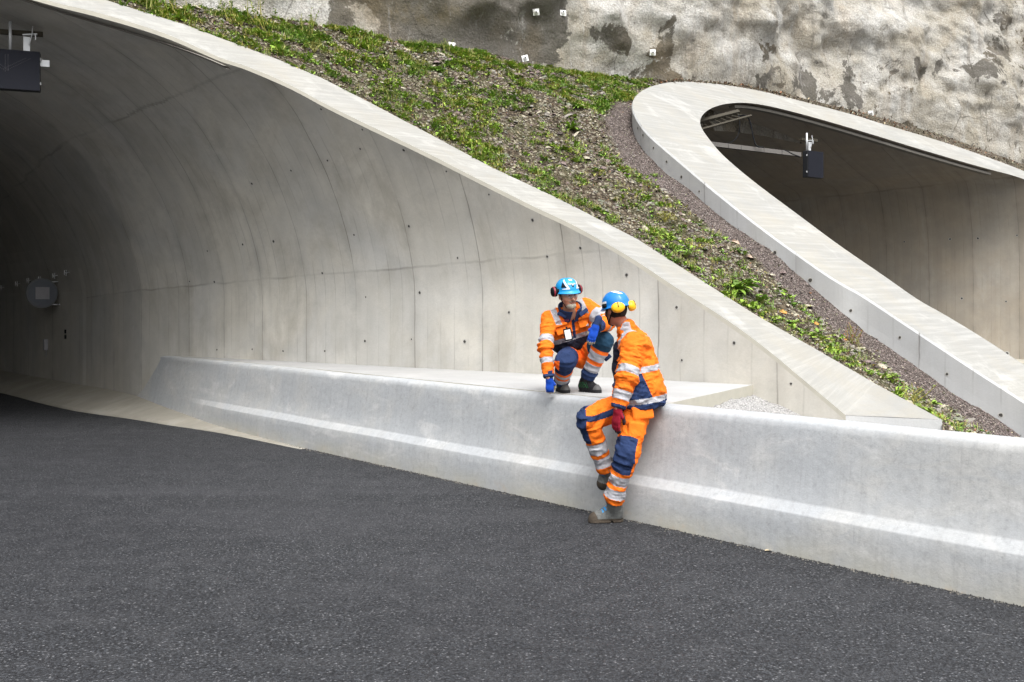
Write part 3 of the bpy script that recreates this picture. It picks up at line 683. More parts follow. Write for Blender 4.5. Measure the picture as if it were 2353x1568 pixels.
# rock face: follows both base lines
base = np.vstack([np.array(Rb)[::-1][:-1], np.array([(np.array(Rb)[0]+Rr[1])/2]), Rr[2:]])
base = np.vstack([(-13.0, -14, 0), (-14.5, -4, .2), (-15.5, 3, 3.0), base[0]+[-9, -4, .3], base, base[-1]+[9, 3, -1.5]])  # first points: unseen cutting at left, added to block low sky light
print('base', base.round(1).tolist())
BN = 600; HN = 150; bb = resample(crom(base, 5), BN)
sm = bb.copy()
for _ in range(10): sm[1:-1] = (sm[:-2]+sm[1:-1]*2+sm[2:])/4
tan = np.gradient(sm[:, :2], axis=0); tan /= np.linalg.norm(tan, axis=1)[:, None]; nb_ = np.column_stack([-tan[:, 1], tan[:, 0]])
if nb_[BN//2, 1] < 0: nb_ = -nb_
hh = np.r_[-.9, np.linspace(-.3, 7.2, HN-1)]
V = np.zeros((BN, HN, 3)); V[:, :, :2] = bb[:, None, :2]+nb_[:, None]*(.04+np.maximum(hh, 0)*.16)[None, :, None]; V[:, :, 2] = bb[:, None, 2]+hh[None]
flat = V.reshape(-1, 3); nrm = np.repeat(np.c_[nb_*-1, np.zeros(BN)], HN, 0)
k = fbm(flat*.42, 3, 51); rid = 1-abs(fbm(flat*[.75, .75, .55], 3, 61)); fine_ = fbm(flat*1.9, 4, 71, .55)
damp = np.clip((np.tile(hh, BN)+.15)/1.4, .12, 1)
dsp = (.42*k+.28*rid+.13*fine_+.06*(1-abs(fbm(flat*[2.6, 2.6, 1.8], 3, 77))))*damp+.02*fbm(flat*8, 2, 3)
flat = flat+nrm*(dsp-.22)[:, None]*np.array([1, 1, 1])+np.c_[np.zeros((len(flat), 2)), .12*fbm(flat*.9, 2, 13)*damp]
V = flat.reshape(BN, HN, 3)
# pale sprayed coats and dark bare rock, as broad patches traced in the survey frame
X_ = 1176.5+FPX*flat[:, 0]/flat[:, 1]; Y_ = 697-FPX*(flat[:, 2]-EYE)/flat[:, 1]
patch = [(420,-10,120,70,1),(640,20,110,45,1),(560,40,55,14,1),(690,35,35,38,1),(840,60,30,45,1),(760,60,45,70,-.9),(960,40,110,60,-1.15),(1100,80,110,50,-1.1),(1020,10,150,40,-.8),(1250,70,60,60,-1.2),(1255,85,30,40,-.5),(1200,15,90,60,-.5),(1175,70,28,20,.9),(1330,60,25,60,.9),(1350,120,40,30,.8),(1390,150,45,25,.7),(1290,120,60,15,.5),(1420,30,70,50,.3),(1420,90,50,30,-.3),(1480,80,36,70,.8),(1530,90,35,80,-.75),(1590,70,40,60,.5),(1650,90,110,80,.8),(1780,110,26,40,-.6),(1740,80,20,30,-.4),(1850,60,120,80,.8),(2000,90,50,120,.4),(2050,60,90,80,.7),(2100,180,30,50,-.5),(1950,170,18,60,-.5),(2200,60,120,80,.7),(2270,160,70,60,-.35),(2300,60,30,60,-.3),(2200,240,90,80,.7),(2320,270,60,60,.4),(1140,125,120,18,-.9),(900,85,110,20,-.6)]
pale = np.full(len(flat), .52)
for x, y, sx, sy, a_ in patch: pale += .55*a_*np.exp(-(((X_-x)/sx)**2+((Y_-y)/sy)**2)*1.1)
brown = np.clip(np.exp(-(((X_-960)/170)**2+((Y_-30)/30)**2))*1.2, 0, 1)
rock = mesh_obj('rock_face', flat, grid_faces(BN, HN, True), M_rock, smooth=True, attrs={'pale': pale, 'brown': brown}); tag(rock, kind='structure')

# ------------------------------------------------------------------ ray casting onto what is built
bpy.context.view_layer.update()
def bvh(objs):
    V = []; F_ = []
    for o in objs:
        b = len(V); mw = o.matrix_world; V += [mw @ v.co for v in o.data.vertices]; F_ += [tuple(i+b for i in p.vertices) for p in o.data.polygons]
    return BVHTree.FromPolygons(V, F_)
def cast(tree, x, y):
    rx, rz = ray(x, y); d = Vector((rx, 1, rz)).normalized(); loc, nr, i, dist = tree.ray_cast(Vector((0, 0, EYE)), d)
    if loc is None: return None, None
    if nr.dot(d) > 0: nr = -nr
    return loc, nr
T_soil = bvh([soil, dstrip]); T_rock = bvh([rock])
T_lw = bvh([o for o in tunnelL.children if o.name.split('.')[0] in ('wall', 'inner_lining', 'raised_lining_panel')])
T_rw = bvh([o for o in tunnelR.children if o.name.split('.')[0] in ('lining',)]); T_ro = bvh([o for o in tunnelR.children if o.name.split('.')[0] == 'outer_face'])
def frame(nr):
    z = Vector(nr).normalized(); x = Vector((0, 0, 1)).cross(z)
    x = x.normalized() if x.length > 1e-3 else Vector((1, 0, 0)); y = z.cross(x); return Matrix((x, y, z)).transposed()
def holes(tree, px, parent, r=.022):
    for i, (x, y) in enumerate(px):
        p, nr = cast(tree, x, y)
        if p is None: continue
        mb = MB(); R_ = frame(nr); rr = r*(.5+.4*random.random())
        for rad, off, mt in ((rr*1.5, .0025, 1), (rr, .005, 0)):
            V = [p+R_ @ Vector((0, 0, off))]+[p+R_ @ Vector((rad*(.85+.3*random.random())*math.cos(a), rad*(.85+.3*random.random())*math.sin(a), off)) for a in np.linspace(0, 2*math.pi, 9)[:-1]]
            mb.add(V, [(0, 1+k, 1+(k+1) % 8) for k in range(8)], mt)
        rel(mb.build('tie_hole', [M_dark, M_grout]), parent)
hl = [(738,251),(833,298),(928,345),(1026,394),(1124,447),(1224,506),(1334,570),(1440,632),(1555,707),(1687,788),(1818,882),(828,342),(753,369),(669,392),(579,422),(940,520),(1052,593),(1170,718),(965,673),(1567,828),(1258,590),(839,784),(946,780),(1068,785),(651,807),(747,807),(841,683),(741,628),(814,540),(477,577),(558,562),(629,555),(493,648),(436,647),(499,804),(580,803)]
holes(T_lw, hl, tunnelL, .020)
holes(T_rw, [(2183,550),(2247,548),(2337,541),(2210,686),(2312,693),(2314,813),(2078,556)], tunnelR, .03)
holes(T_ro, [(1466,295),(1478,311),(1502,340),(1532,372),(1566,407),(1607,440),(1781,581),(1862,644),(1955,714),(2068,776),(2176,860),(2300,954)], tunnelR, .028)
# ------------------------------------------------------------------ figures: distance fields meshed to one continuous surface
def V3(*a): return np.array(a, float)
def seg(P, a, b, ra, rb=None, flat=None):
    """tapered round limb; flat = (axis, squeeze) makes its section an ellipse. returns distance and place along it"""
    rb = ra if rb is None else rb; ab = b-a; L2 = max(float(ab@ab), 1e-9); v = P-a; t = np.clip((v@ab)/L2, 0, 1)
    q = v-t[..., None]*ab
    if flat is not None:
        ax = np.asarray(flat[0], float); ax = ax/np.linalg.norm(ax); c = q@ax; q = q+(c*(1/flat[1]-1))[..., None]*ax
    d = np.linalg.norm(q, axis=-1)-(ra+(rb-ra)*t)
    return (d*min(1, flat[1]) if flat is not None else d), t
def ell(P, c, r, M=None):
    q = P-c
    if M is not None: q = q@M
    k0 = np.linalg.norm(q/r, axis=-1); k1 = np.linalg.norm(q/np.square(r), axis=-1); return k0*(k0-1)/np.maximum(k1, 1e-6)
def smin(a, b, k): h = np.clip(.5+.5*(b-a)/k, 0, 1); return b*(1-h)+a*h-k*h*(1-h)
def smax(a, b, k): return -smin(-a, -b, k)
def nets(fn, lo, hi, h):
    lo = np.array(lo, float); nx = [int(math.ceil((hi[k]-lo[k])/h))+1 for k in range(3)]
    ax = [lo[k]+h*np.arange(nx[k]) for k in range(3)]
    G = np.stack(np.meshgrid(*ax, indexing='ij'), -1); f = np.empty(nx)
    for i in range(0, nx[0], 24): f[i:i+24] = fn(G[i:i+24])
    f[0] = f[-1] = 1; f[:, 0] = f[:, -1] = 1; f[:, :, 0] = f[:, :, -1] = 1
    s = f < 0
    c = [s[dx:nx[0]-1+dx, dy:nx[1]-1+dy, dz:nx[2]-1+dz] for dx in (0, 1) for dy in (0, 1) for dz in (0, 1)]
    cnt = sum(x.astype(np.int8) for x in c); act = (cnt > 0) & (cnt < 8); idx = -np.ones(act.shape, np.int64); cells = np.argwhere(act); idx[act] = np.arange(len(cells))
    acc = np.zeros((len(cells), 3)); num = np.zeros(len(cells)); I, J, K = cells.T
    cor = [(dx, dy, dz) for dx in (0, 1) for dy in (0, 1) for dz in (0, 1)]
    for a in range(8):
        for b in range(a+1, 8):
            A, B = cor[a], cor[b]
            if sum(abs(A[k]-B[k]) for k in range(3)) != 1: continue
            fa = f[I+A[0], J+A[1], K+A[2]]; fb = f[I+B[0], J+B[1], K+B[2]]; m = (fa < 0) != (fb < 0); t = np.where(m, fa/np.where(m, fa-fb, 1), 0)
            for k in range(3): acc[:, k] += np.where(m, A[k]+t*(B[k]-A[k]), 0)
            num += m
    V = lo+h*(cells+acc/num[:, None]); F = []
    for ax_ in range(3):
        o1, o2 = (ax_+1) % 3, (ax_+2) % 3; sl = [slice(1, None)]*3
        a = np.take(s, range(0, nx[ax_]-1), ax_); b = np.take(s, range(1, nx[ax_]), ax_); e = np.argwhere(a != b)
        e = e[(e[:, o1] > 0) & (e[:, o2] > 0) & (e[:, o1] < nx[o1]-1) & (e[:, o2] < nx[o2]-1)]
        d1 = np.zeros(3, int); d1[o1] = 1; d2 = np.zeros(3, int); d2[o2] = 1
        q = [idx[tuple((e-x).T)] for x in (0*d1, d1, d1+d2, d2)]
        fl = a[tuple(e.T)]
        Q = np.stack(q, 1); Q[~fl] = Q[~fl][:, ::-1]; F.append(Q)
    F = np.concatenate(F); F = F[(F >= 0).all(1)]
    return V, F
def sdf_obj(name, fn, lo, hi, h, mats, parent, classify=None):
    V, F = nets(fn, lo, hi, h)
    Vn = V.copy(); cn = np.zeros(len(V)); ac = np.zeros_like(V)          # one light smoothing pass
    for k in range(4): np.add.at(ac, F[:, k], V[F[:, (k+1) % 4]]); np.add.at(cn, F[:, k], 1); np.add.at(ac, F[:, k], V[F[:, (k+3) % 4]]); np.add.at(cn, F[:, k], 1)
    V = V*.5+.5*ac/np.maximum(cn, 1)[:, None]
    mi = None
    if classify is not None: mi = classify(V[F].mean(1))
    o = mesh_obj(name, V, F, mats, parent, mi=mi, smooth=True)
    if parent is not None: o.matrix_parent_inverse = parent.matrix_basis.inverted()
    return o
def bounds(pts, pad): P = np.array(pts); return P.min(0)-pad, P.max(0)+pad
def cloth_mat(name, c, rough=.85, weave=900, sheen=0):
    N = NT(name, rough, .2); ob = N.co(); f = N.noise(ob, 16, 4, .6); g = N.noise(ob, 55, 3)
    dk = tuple(x*.8 for x in c); N.col(N.mix(N.mr(g, .35, .7, 0, .25), N.mix(N.mr(f, .3, .7), dk, c), tuple(x*.62 for x in c)))
    N.bump(N.noise(ob, 38, 4, .6), .006, .5); return N.m
M_or = cloth_mat('orange_cloth', (.92, .19, .014)); M_or2 = cloth_mat('orange_cloth_worn', (.90, .16, .016))
M_navy = cloth_mat('navy_cloth', (.020, .038, .105)); M_fleece = cloth_mat('dark_fleece', (.014, .016, .030))
M_silver = cloth_mat('reflective_tape', (.40, .40, .43), .6)
M_teal = cloth_mat('navy_stretch', (.014, .050, .095))
M_skin = m_plain('skin', (.56, .29, .20), .55, 0, .35, var=.14, scale=30); M_skin2 = m_plain('skin_ruddy', (.45, .18, .12), .55, 0, .35, var=.14, scale=30)
M_lip = m_plain('lips', (.30, .10, .08), .5); M_eye = m_plain('eye_dark', (.03, .022, .02), .3)
M_hair = m_plain('dark_hair', (.012, .010, .009), .8, bump=.002); M_beard = m_plain('grey_beard', (.40, .36, .29), .9, var=.35, scale=160, bump=.003)
M_mous = m_plain('moustache', (.22, .16, .12), .9, var=.3, scale=160)
M_hblue = m_plain('helmet_blue', (.012, .28, .62), .32, 0, .5, var=.04); M_hblue2 = m_plain('helmet_blue_deep', (.008, .18, .55), .32, 0, .5, var=.04)
M_yel = m_plain('muff_yellow', (.88, .48, .01), .38, 0, .5, var=.05); M_red = m_plain('red_plastic', (.26, .02, .035), .4)
M_stick = m_plain('reflective_sticker', (.78, .78, .78), .4, var=.04)
M_gblue = cloth_mat('blue_knit_glove', (.010, .07, .46)); M_cream = cloth_mat('cream_glove_dip', (.52, .47, .34)); M_gred = cloth_mat('red_knit_glove', (.30, .012, .03)); M_gdk = cloth_mat('dark_glove_palm', (.05, .035, .04))
M_leather = m_plain('worn_grey_leather', (.14, .145, .14), .7, var=.85, scale=34, bump=.004); M_sole = m_plain('muddy_sole', (.062, .048, .035), .9, var=.3, scale=30, bump=.004)
M_bootblk = m_plain('black_boot', (.018, .018, .020), .7, 0, .15, var=.3, scale=25, bump=.003); M_boottoe = m_plain('grey_rubber_toe', (.085, .083, .082), .6, var=.2); M_green = m_plain('green_lace', (.015, .22, .06), .6); M_blace = m_plain('blue_lace', (.03, .25, .55), .6)
M_glass = m_plain('clear_lens', (.8, .8, .8), .05); M_glass.node_tree.nodes['Principled BSDF'].inputs['Transmission Weight'].default_value = .9
M_glass.node_tree.nodes['Principled BSDF'].inputs['IOR'].default_value = 1.05
M_txt = m_plain('dark_red_print', (.16, .01, .03), .7)

# ridged noise, stretched along the cloth
def folds(P, amp, seed, dirv=(0, 0, 1), f=9.0, st=2.6):
    d = np.asarray(dirv, float); d = d/np.linalg.norm(d); Q = P*f; c = (Q@d); Q = Q+((st-1)*c)[..., None]*d
    n = vnoise(Q, seed); n2 = vnoise(Q*2.2+9.1, seed+1); return amp*(1.25*(1-2.3*np.abs(n))+.6*(1-2.6*np.abs(n2)))
def plate(P, c, M, h, r=.004):
    q = np.abs((P-c)@M)-np.array(h)+r; return np.linalg.norm(np.maximum(q, 0), axis=-1)+np.minimum(q.max(-1), 0)-r

def basis(fwd, up):
    f = np.asarray(fwd, float); f = f/np.linalg.norm(f); u = np.asarray(up, float); u = u-f*(u@f); u = u/np.linalg.norm(u); l = np.cross(u, f); return np.column_stack([f, l, u])
HS = .89
def head_field(P, c, M):
    q = ((P-c)@M)/HS
    d = ell(q, V3(-.005, 0, .025), V3(.098, .078, .105)); d = smin(d, ell(q, V3(.03, 0, -.05), V3(.062, .056, .068)), .03)
    d = smin(d, seg(q, V3(.062, -.012, -.092), V3(.062, .012, -.092), .022)[0], .02)
    d = smin(d, seg(q, V3(.086, 0, .012), V3(.112, 0, -.028), .008, .013)[0], .012)
    d = smin(d, seg(q, V3(.100, -.011, -.032), V3(.100, .011, -.032), .008)[0], .008)
    d = smin(d, seg(q, V3(.080, -.038, .034), V3(.080, .038, .034), .014)[0], .012)
    for s_ in (-1, 1):
        d = smax(d, -(np.linalg.norm(q-V3(.101, .032*s_, .012), axis=-1)-.016), .01)
        d = smin(d, np.linalg.norm(q-V3(.078, .031*s_, .012), axis=-1)-.0135, .003)
        d = smin(d, ell(q, V3(.058, .045*s_, -.022), V3(.026, .024, .024)), .02)
        d = smin(d, ell(q, V3(-.008, .080*s_, -.004), V3(.020, .010, .034)), .006)
    d = smin(d, seg(q, V3(.089, -.020, -.062), V3(.089, .020, -.062), .0075)[0], .005)
    return d*HS
def head_local(P, c, M): return ((P-c)@M)/HS

def helmet(parent, c, M, mat, muff_mats, stickers, name='helmet', muff_back=.0, tilt_up=.0, muff_r=(.034, .052, .044), muff_z=.0, muff_phi=(95, -95), muff_R=.138):
    """shell with brim, ridges; stickers given as patches over (angle from front, angle from top)"""
    def surf(phi, th, off=0.0):
        # phi 0 = front, + = left; th 0 = top .. 1 = rim
        a = th*math.pi/2; rx = (.128 if math.cos(phi) > 0 else .134); ry = .108
        s_, k_ = math.sin(a)**.86, math.cos(a)**.92 if th < 1 else 0
        ridge = .0035*math.exp(-((abs(math.sin(phi))*math.sin(a)*ry-.035)/.010)**2)*(1-th)**.4
        g = 1+(off+ridge)/.12
        return V3(rx*s_*math.cos(phi)*g, ry*s_*math.sin(phi)*g, .118*k_*g)
    nph, nth = 72, 22; V = []
    for i in range(nph):
        ph = 2*math.pi*i/nph
        for j in range(nth): V.append(surf(ph, j/(nth-1)))
        e = surf(ph, 1); dirn = e/np.linalg.norm(e); fr = max(0, math.cos(ph))**3; bk = max(0, -math.cos(ph))**3
        V += [e+dirn*.004-V3(0, 0, .010), e+dirn*(.010+.016*fr)-V3(0, 0, .020+.004*fr), e+dirn*(.012+.018*fr)-V3(0, 0, .024+.005*fr), e+dirn*(.008+.012*fr)-V3(0, 0, .026+.004*fr), e-dirn*.006-V3(0, 0, .016)]
    nt = nth+5; F = []
    for i in range(nph):
        k = (i+1) % nph
        for j in range(nt-1): F.append((i*nt+j, i*nt+j+1, k*nt+j+1, k*nt+j))
    V = np.array(V)*HS; Wd = lambda v: c+M@v
    sh = mesh_obj(name, [Wd(v) for v in V], F, mat, parent, smooth=True)
    def patch(poly, off, m_, nm, sub=10):
        # poly: four (phi,th) corners -> bilinear grid
        A_, B_, C_, D_ = [np.array(p) for p in poly]; VV = []
        for i in np.linspace(0, 1, sub):
            for j in np.linspace(0, 1, sub):
                p = (A_*(1-i)+B_*i)*(1-j)+(D_*(1-i)+C_*i)*j; VV.append(Wd(surf(math.radians(p[0]), p[1], off)*HS))
        return mesh_obj(nm, VV, grid_faces(sub, sub), m_, sh, smooth=True)
    for poly, m_, nm in stickers: patch(poly, .0025, m_, nm)
    for ph_ in muff_phi:
        mb = MB(); a0 = math.radians(ph_); rad = V3(math.cos(a0), math.sin(a0), 0); tg = V3(-rad[1], rad[0], 0)
        R_ = Matrix((M@np.column_stack([tg, rad, V3(0, 0, 1)])).tolist())
        cc = c+M@((rad*muff_R+V3(0, 0, -.008+muff_z))*HS)
        n1 = 18; VV = []
        for i in range(n1):
            a = 2*math.pi*i/n1
            for (k_, o_) in ((.0, -.022), (.7, -.022), (.92, -.019), (1.0, -.012), (1.0, .0), (.95, .012), (.80, .021), (.5, .026), (.0, .027)):
                VV.append(cc+M@(tg*muff_r[1]*k_*math.cos(a)+rad*o_+V3(0, 0, muff_r[2]*1.0*k_*math.sin(a))))
        nn = 9; FF = []
        for i in range(n1):
            for j in range(nn-1): FF.append((i*nn+j, i*nn+j+1, ((i+1) % n1)*nn+j+1, ((i+1) % n1)*nn+j))
        mi = [(1 if (j < 3) else (2 if j == 4 and len(muff_mats) > 2 else 0)) for i in range(n1) for j in range(nn-1)]
        mesh_obj('ear_muff', VV, FF, muff_mats, sh, mi=mi, smooth=True)
        sg = 1 if math.sin(a0) > 0 else -1
        mb.tube([c+M@(V3(.01, sg*.112, .0)*HS), c+M@((rad*.125+V3(0, 0, .03+muff_z))*HS), c+M@((rad*(muff_R+.025)+V3(0, 0, .030+muff_z))*HS), c+M@((rad*(muff_R+.031)+V3(0, 0, -.008+muff_z))*HS)], .0035, 8)
        mb.box(Vector(c+M@(V3(.012, sg*.112, .006)*HS)), (.020, .008, .014), Matrix(M.tolist()))
        mb.build('muff_arm', M_rubber, sh, smooth=True)
    return sh
def hand(parent, wrist, fwd, back, side, mats, curl, thumb_curl=.5, sc=.88, h=.003, cuff=None, tips=True, name='glove', spread=1.0, tipcol=1):
    """wrist point, direction to the fingers, direction of the hand's back, side the thumb leaves (+1/-1)"""
    M = basis(fwd, back); W_ = np.asarray(wrist, float); lens = (.92, 1.05, 1.0, .80)
    fing = []
    for i in range(4):
        y = (.030-.0195*i)*side*spread; L_ = lens[i]; p = V3(.088, y, 0); a = curl[0]; pts = [V3(.055, y*.85, 0), p]
        for k_, l_ in enumerate((.040, .028, .022)):
            ang = sum(curl[:k_+1]) if k_ else curl[0]; p = p+V3(math.cos(ang), side*.05*(1.5-i)*.2, -math.sin(ang))*l_*L_; pts.append(p)
        fing.append(pts)
    th = [V3(.020, .026*side, -.006), V3(.048, .050*side, -.014), V3(.078, (.056-.01*thumb_curl)*side, -.024-.01*thumb_curl), V3(.100, (.050-.02*thumb_curl)*side, -.034-.02*thumb_curl)]
    def fn(P):
        q = ((P-W_)@M)/sc
        d = seg(q, V3(.012, 0, 0), V3(.078, 0, 0), .036, .042, flat=((0, 0, 1), .42))[0]
        d = smin(d, seg(q, V3(-.075, 0, 0), V3(.01, 0, 0), .036, .031, flat=((0, 0, 1), .85))[0], .015)
        for pts in fing:
            for a, b, r0, r1 in zip(pts[:-1], pts[1:], (.012, .0112, .0105, .0098), (.0112, .0105, .0098, .009)): d = smin(d, seg(q, a, b, r0, r1)[0], .003)
        for a, b, r0, r1 in zip(th[:-1], th[1:], (.016, .0135, .0125), (.0135, .0125, .0105)): d = smin(d, seg(q, a, b, r0, r1)[0], .006)
        return d*sc
    def cl(P):
        q = ((P-W_)@M)/sc; m = np.zeros(len(P), int); m[(q[:, 2] < -.008)] = 1
        for pts in fing:
            dtip = np.linalg.norm(q-pts[-1], axis=1)
            if tips: m[dtip < .016] = 1
        m[q[:, 0] < -.012] = 2
        return m
    allp = [W_+M@(p*sc) for pts in fing+[th] for p in pts]+[W_-M[:, 0]*.09]
    lo, hi = bounds(allp, .05); o = sdf_obj(name, fn, lo, hi, h, mats, parent, cl); return o
def boot(parent, heel, fwd, up, mats, shaft_to, lace, name='boot', L_=.235, h=.0045, stripes=False):
    M = basis(fwd, up); H_ = np.asarray(heel, float); sc = L_/.27
    sh = ((np.asarray(shaft_to, float)-H_)@M)/sc
    def fn(P):
        q = ((P-H_)@M)/sc
        up_ = seg(q, V3(.01, 0, .055), V3(.165, 0, .036), .050, .046, flat=((0, 1, 0), .92))[0]
        up_ = smin(up_, seg(q, V3(.005, 0, .06), V3(sh[0]*.9, sh[1], max(sh[2], .10)), .056, .060)[0], .03)
        up_ = smin(up_, seg(q, V3(.03, 0, .10), V3(.11, 0, .055), .046, .040)[0], .03)
        up_ = up_+.0035*np.sin(q[..., 0]*170)*np.exp(-((q[..., 0]-.075)/.03)**2)+.002*vnoise(q*60, 4)
        so_ = seg(q, V3(-.005, 0, .012), V3(.168, 0, .012), .050, .053, flat=((0, 1, 0), .93))[0]; so_ = np.maximum(so_, q[..., 2]-.030); 
        so_ = np.maximum(so_, .6*(.008-np.abs(q[..., 0]-.045))*(q[..., 2] < .012)-.0)
        d = smin(np.maximum(up_, .01-q[..., 2]), so_, .003)
        d = smin(d, seg(q, V3(.155, 0, .036), V3(.178, 0, .030), .046, .040)[0], .006)
        for k_ in range(4):
            d = smin(d, seg(q, V3(.035+.02*k_, -.026, .105-.011*k_), V3(.030+.02*k_, .026, .105-.011*k_), .0045)[0], .002)
        return np.maximum(d, -q[..., 2])*sc
    def cl(P):
        q = ((P-H_)@M)/sc; m = np.zeros(len(P), int); m[(q[:, 0]-q[:, 2]*.35 > .145) & (q[:, 2] < .09)] = 2; m[q[:, 2] < .031] = 1
        if stripes:
            u = (q[:, 0]*1.0+q[:, 2]*.35)*52; m[(np.abs(u-np.round(u)) < .10) & (q[:, 2] > .045) & (q[:, 2] < .10) & (q[:, 0] > -.01) & (q[:, 0] < .10) & (np.abs(q[:, 1]) > .018)] = 3
        lc = (q[:, 0] > .005) & (q[:, 0] < .12) & (np.abs(q[:, 1]) < .040) & (q[:, 2] > .07); zz = (q[:, 0]*48+np.abs(q[:, 1])*14); m[lc & (np.abs(zz-np.round(zz)) < (.30 if not stripes else .0))] = 3
        return m
    pts = [H_+M@(p*sc) for p in (V3(-.05, -.06, 0), V3(.23, .06, .1), V3(-.05, .06, 0), V3(.23, -.06, .12))]+[shaft_to]
    lo, hi = bounds(pts, .075); return sdf_obj(name, fn, lo, hi, h, mats, parent, cl)
def pick(P, segs):
    """index of the nearest limb and place along it"""
    D = []; T = []
    for a, b, ra, rb in segs: d, t = seg(P, a, b, ra, rb); D.append(d); T.append(t)
    D = np.array(D); k = D.argmin(0); return k, np.array(T)[k, np.arange(len(P))], D
def text_mesh(txt, size, name, mat, parent, loc, M, curve=None):
    cu = bpy.data.curves.new(name, 'FONT'); cu.body = txt; cu.size = size; cu.align_x = 'CENTER'; cu.extrude = .0006
    o = bpy.data.objects.new(name, cu); C.objects.link(o); bpy.context.view_layer.update()
    me = bpy.data.meshes.new_from_object(o.evaluated_get(bpy.context.evaluated_depsgraph_get())); bpy.data.objects.remove(o); bpy.data.curves.remove(cu)
    me.transform(Matrix.Translation(Vector(loc)) @ Matrix(M.tolist()).to_4x4()); me.materials.clear(); me.materials.append(mat)
    r = bpy.data.objects.new(name, me); C.objects.link(r); r.parent = parent; return r
# ------------------------------------------------------------------ the worker leaning on the barrier
def person_lean():
    root = empty('person', label='worker leaning on the barrier edge, back turned, blue helmet with yellow ear muffs', cat='person')
    J = {k: P3(*v) for k, v in dict(nsh=(1457,792,7.34), nel=(1440,868,7.23), nwr=(1421,938,7.19), fsh=(1446,790,7.70), fel=(1440,862,7.84), fwr=(1432,912,7.76),
        nhip=(1467,931,7.38), nkn=(1440,1045,7.22), nan=(1409,1150,7.31), fhip=(1446,926,7.58), fkn=(1352,964,7.36), fan=(1391,1080,7.46),
        neck=(1441,764,7.51), hb=(1422,730,7.49), pel=(1470,912,7.50)).items()}
    hc = P3(1415, 714, 7.48); HM = basis((-.60, .79, -.13), (-.10, .05, 1))
    # body
    limbs = [(J['nsh'], J['nel'], .055, .045), (J['nel'], J['nwr'], .045, .032), (J['fsh'], J['fel'], .055, .045), (J['fel'], J['fwr'], .045, .032),
             (J['nhip'], J['nkn'], .075, .055), (J['nkn'], J['nan'], .052, .040), (J['fhip'], J['fkn'], .075, .055), (J['fkn'], J['fan'], .052, .040),
             (P3(1463,830,7.46), P3(1463,830,7.58), .105, .105), (P3(1468,880,7.46), P3(1468,880,7.58), .11, .11), (J['nsh'], J['fsh'], .05, .05), (J['pel'], P3(1462,838,7.51), .09, .09)]
    hand_end = J['nwr']+(J['nwr']-J['nel'])/np.linalg.norm(J['nwr']-J['nel'])*.07
    def fb(P):
        d = head_field(P, hc, HM)
        d = smin(d, seg(P, J['hb'], J['neck'], .048, .056)[0], .02)
        for a, b, ra, rb in limbs: d = smin(d, seg(P, a, b, ra, rb)[0], .03)
        return d
    def cb(P):
        q = head_local(P, hc, HM); m = np.zeros(len(P), int); m[(np.abs(q[:, 1]) < .02) & (abs(q[:, 2]+.062) < .009) & (q[:, 0] > .085)] = 1
        m[(np.linalg.norm(np.c_[q[:, 0]-.088, np.abs(q[:, 1])-.031, q[:, 2]-.012], axis=1) < .008)] = 2; return m
    lo, hi = bounds([*J.values(), hc+V3(0, 0, .08)], .12); sdf_obj('body', fb, lo, hi, .0062, [M_skin2, M_lip, M_eye], root, cb)
    # dark fleece under the open jacket
    sw = [(P3(1428,800,7.50), P3(1429,850,7.52), .060, .070), (P3(1429,850,7.52), P3(1434,893,7.52), .070, .062)]
    def fs(P):
        d = smin(seg(P, *sw[0])[0], seg(P, *sw[1])[0], .03); return d-folds(P, .003, 3, (.3, 0, 1))
    lo, hi = bounds([P3(1428,800,7.5), P3(1434,893,7.52)], .09); sdf_obj('fleece', fs, lo, hi, .006, [M_fleece], root)
    # jacket
    tor = [(P3(1461,800,7.42), P3(1457,798,7.60), .112, .112), (P3(1464,832,7.42), P3(1461,832,7.60), .134, .134), (P3(1467,872,7.41), P3(1466,872,7.60), .160, .160), (P3(1469,908,7.42), P3(1469,908,7.58), .190, .185)]
    na = [(J['nsh'], J['nel'], .082, .076), (J['nel'], J['nwr'], .072, .046)]; fa = [(J['fsh'], J['fel'], .075, .065), (J['fel'], J['fwr'], .062, .045)]
    fwd = (J['nwr']-J['nel']); fwd /= np.linalg.norm(fwd)
    def fj(P):
        d = seg(P, *tor[0])[0]
        for t_ in tor[1:]: d = smin(d, seg(P, *t_)[0], .05)
        d = smin(d, seg(P, P3(1447,775,7.50), P3(1440,757,7.49), .084, .066)[0], .03)
        d = smin(d, seg(P, J['nsh'], J['fsh'], .078)[0], .04)
        # yoke flap across the back
        d = d-.006*np.clip((P[..., 2]-1.285-.1*(P[..., 0]-.9))/.006, 0, 1)
        hem = .846+.10*(P[..., 0]-.9); d = smax(d, hem-P[..., 2], .008)
        d = d-folds(P, .008, 12, (.25, 0, 1), 7, 2.2)-.005*folds(P, 1, 15, (-.5, .2, 1), 15, 2)
        a_ = smin(seg(P, *na[0])[0], seg(P, *na[1])[0], .02); u = (P-J['nel'])@fwd
        a_ = a_-folds(P, .007, 31, tuple(fwd), 8, 3.2)-.006*np.exp(-(u/.09)**2)*np.sin(u*95+4*vnoise(P*9, 2))-.003*folds(P, 1, 35, (1, .3, .2), 18, 1.5)
        a_ = np.maximum(a_, (P-J['nwr'])@fwd)
        b_ = smin(seg(P, *fa[0])[0], seg(P, *fa[1])[0], .02); d = smin(d, b_, .03)
        d = smin(d, a_, .016)
        # collar hollow
        d = np.maximum(d, -seg(P, P3(1436,772,7.50), P3(1420,722,7.48), .050, .062)[0])
        return d
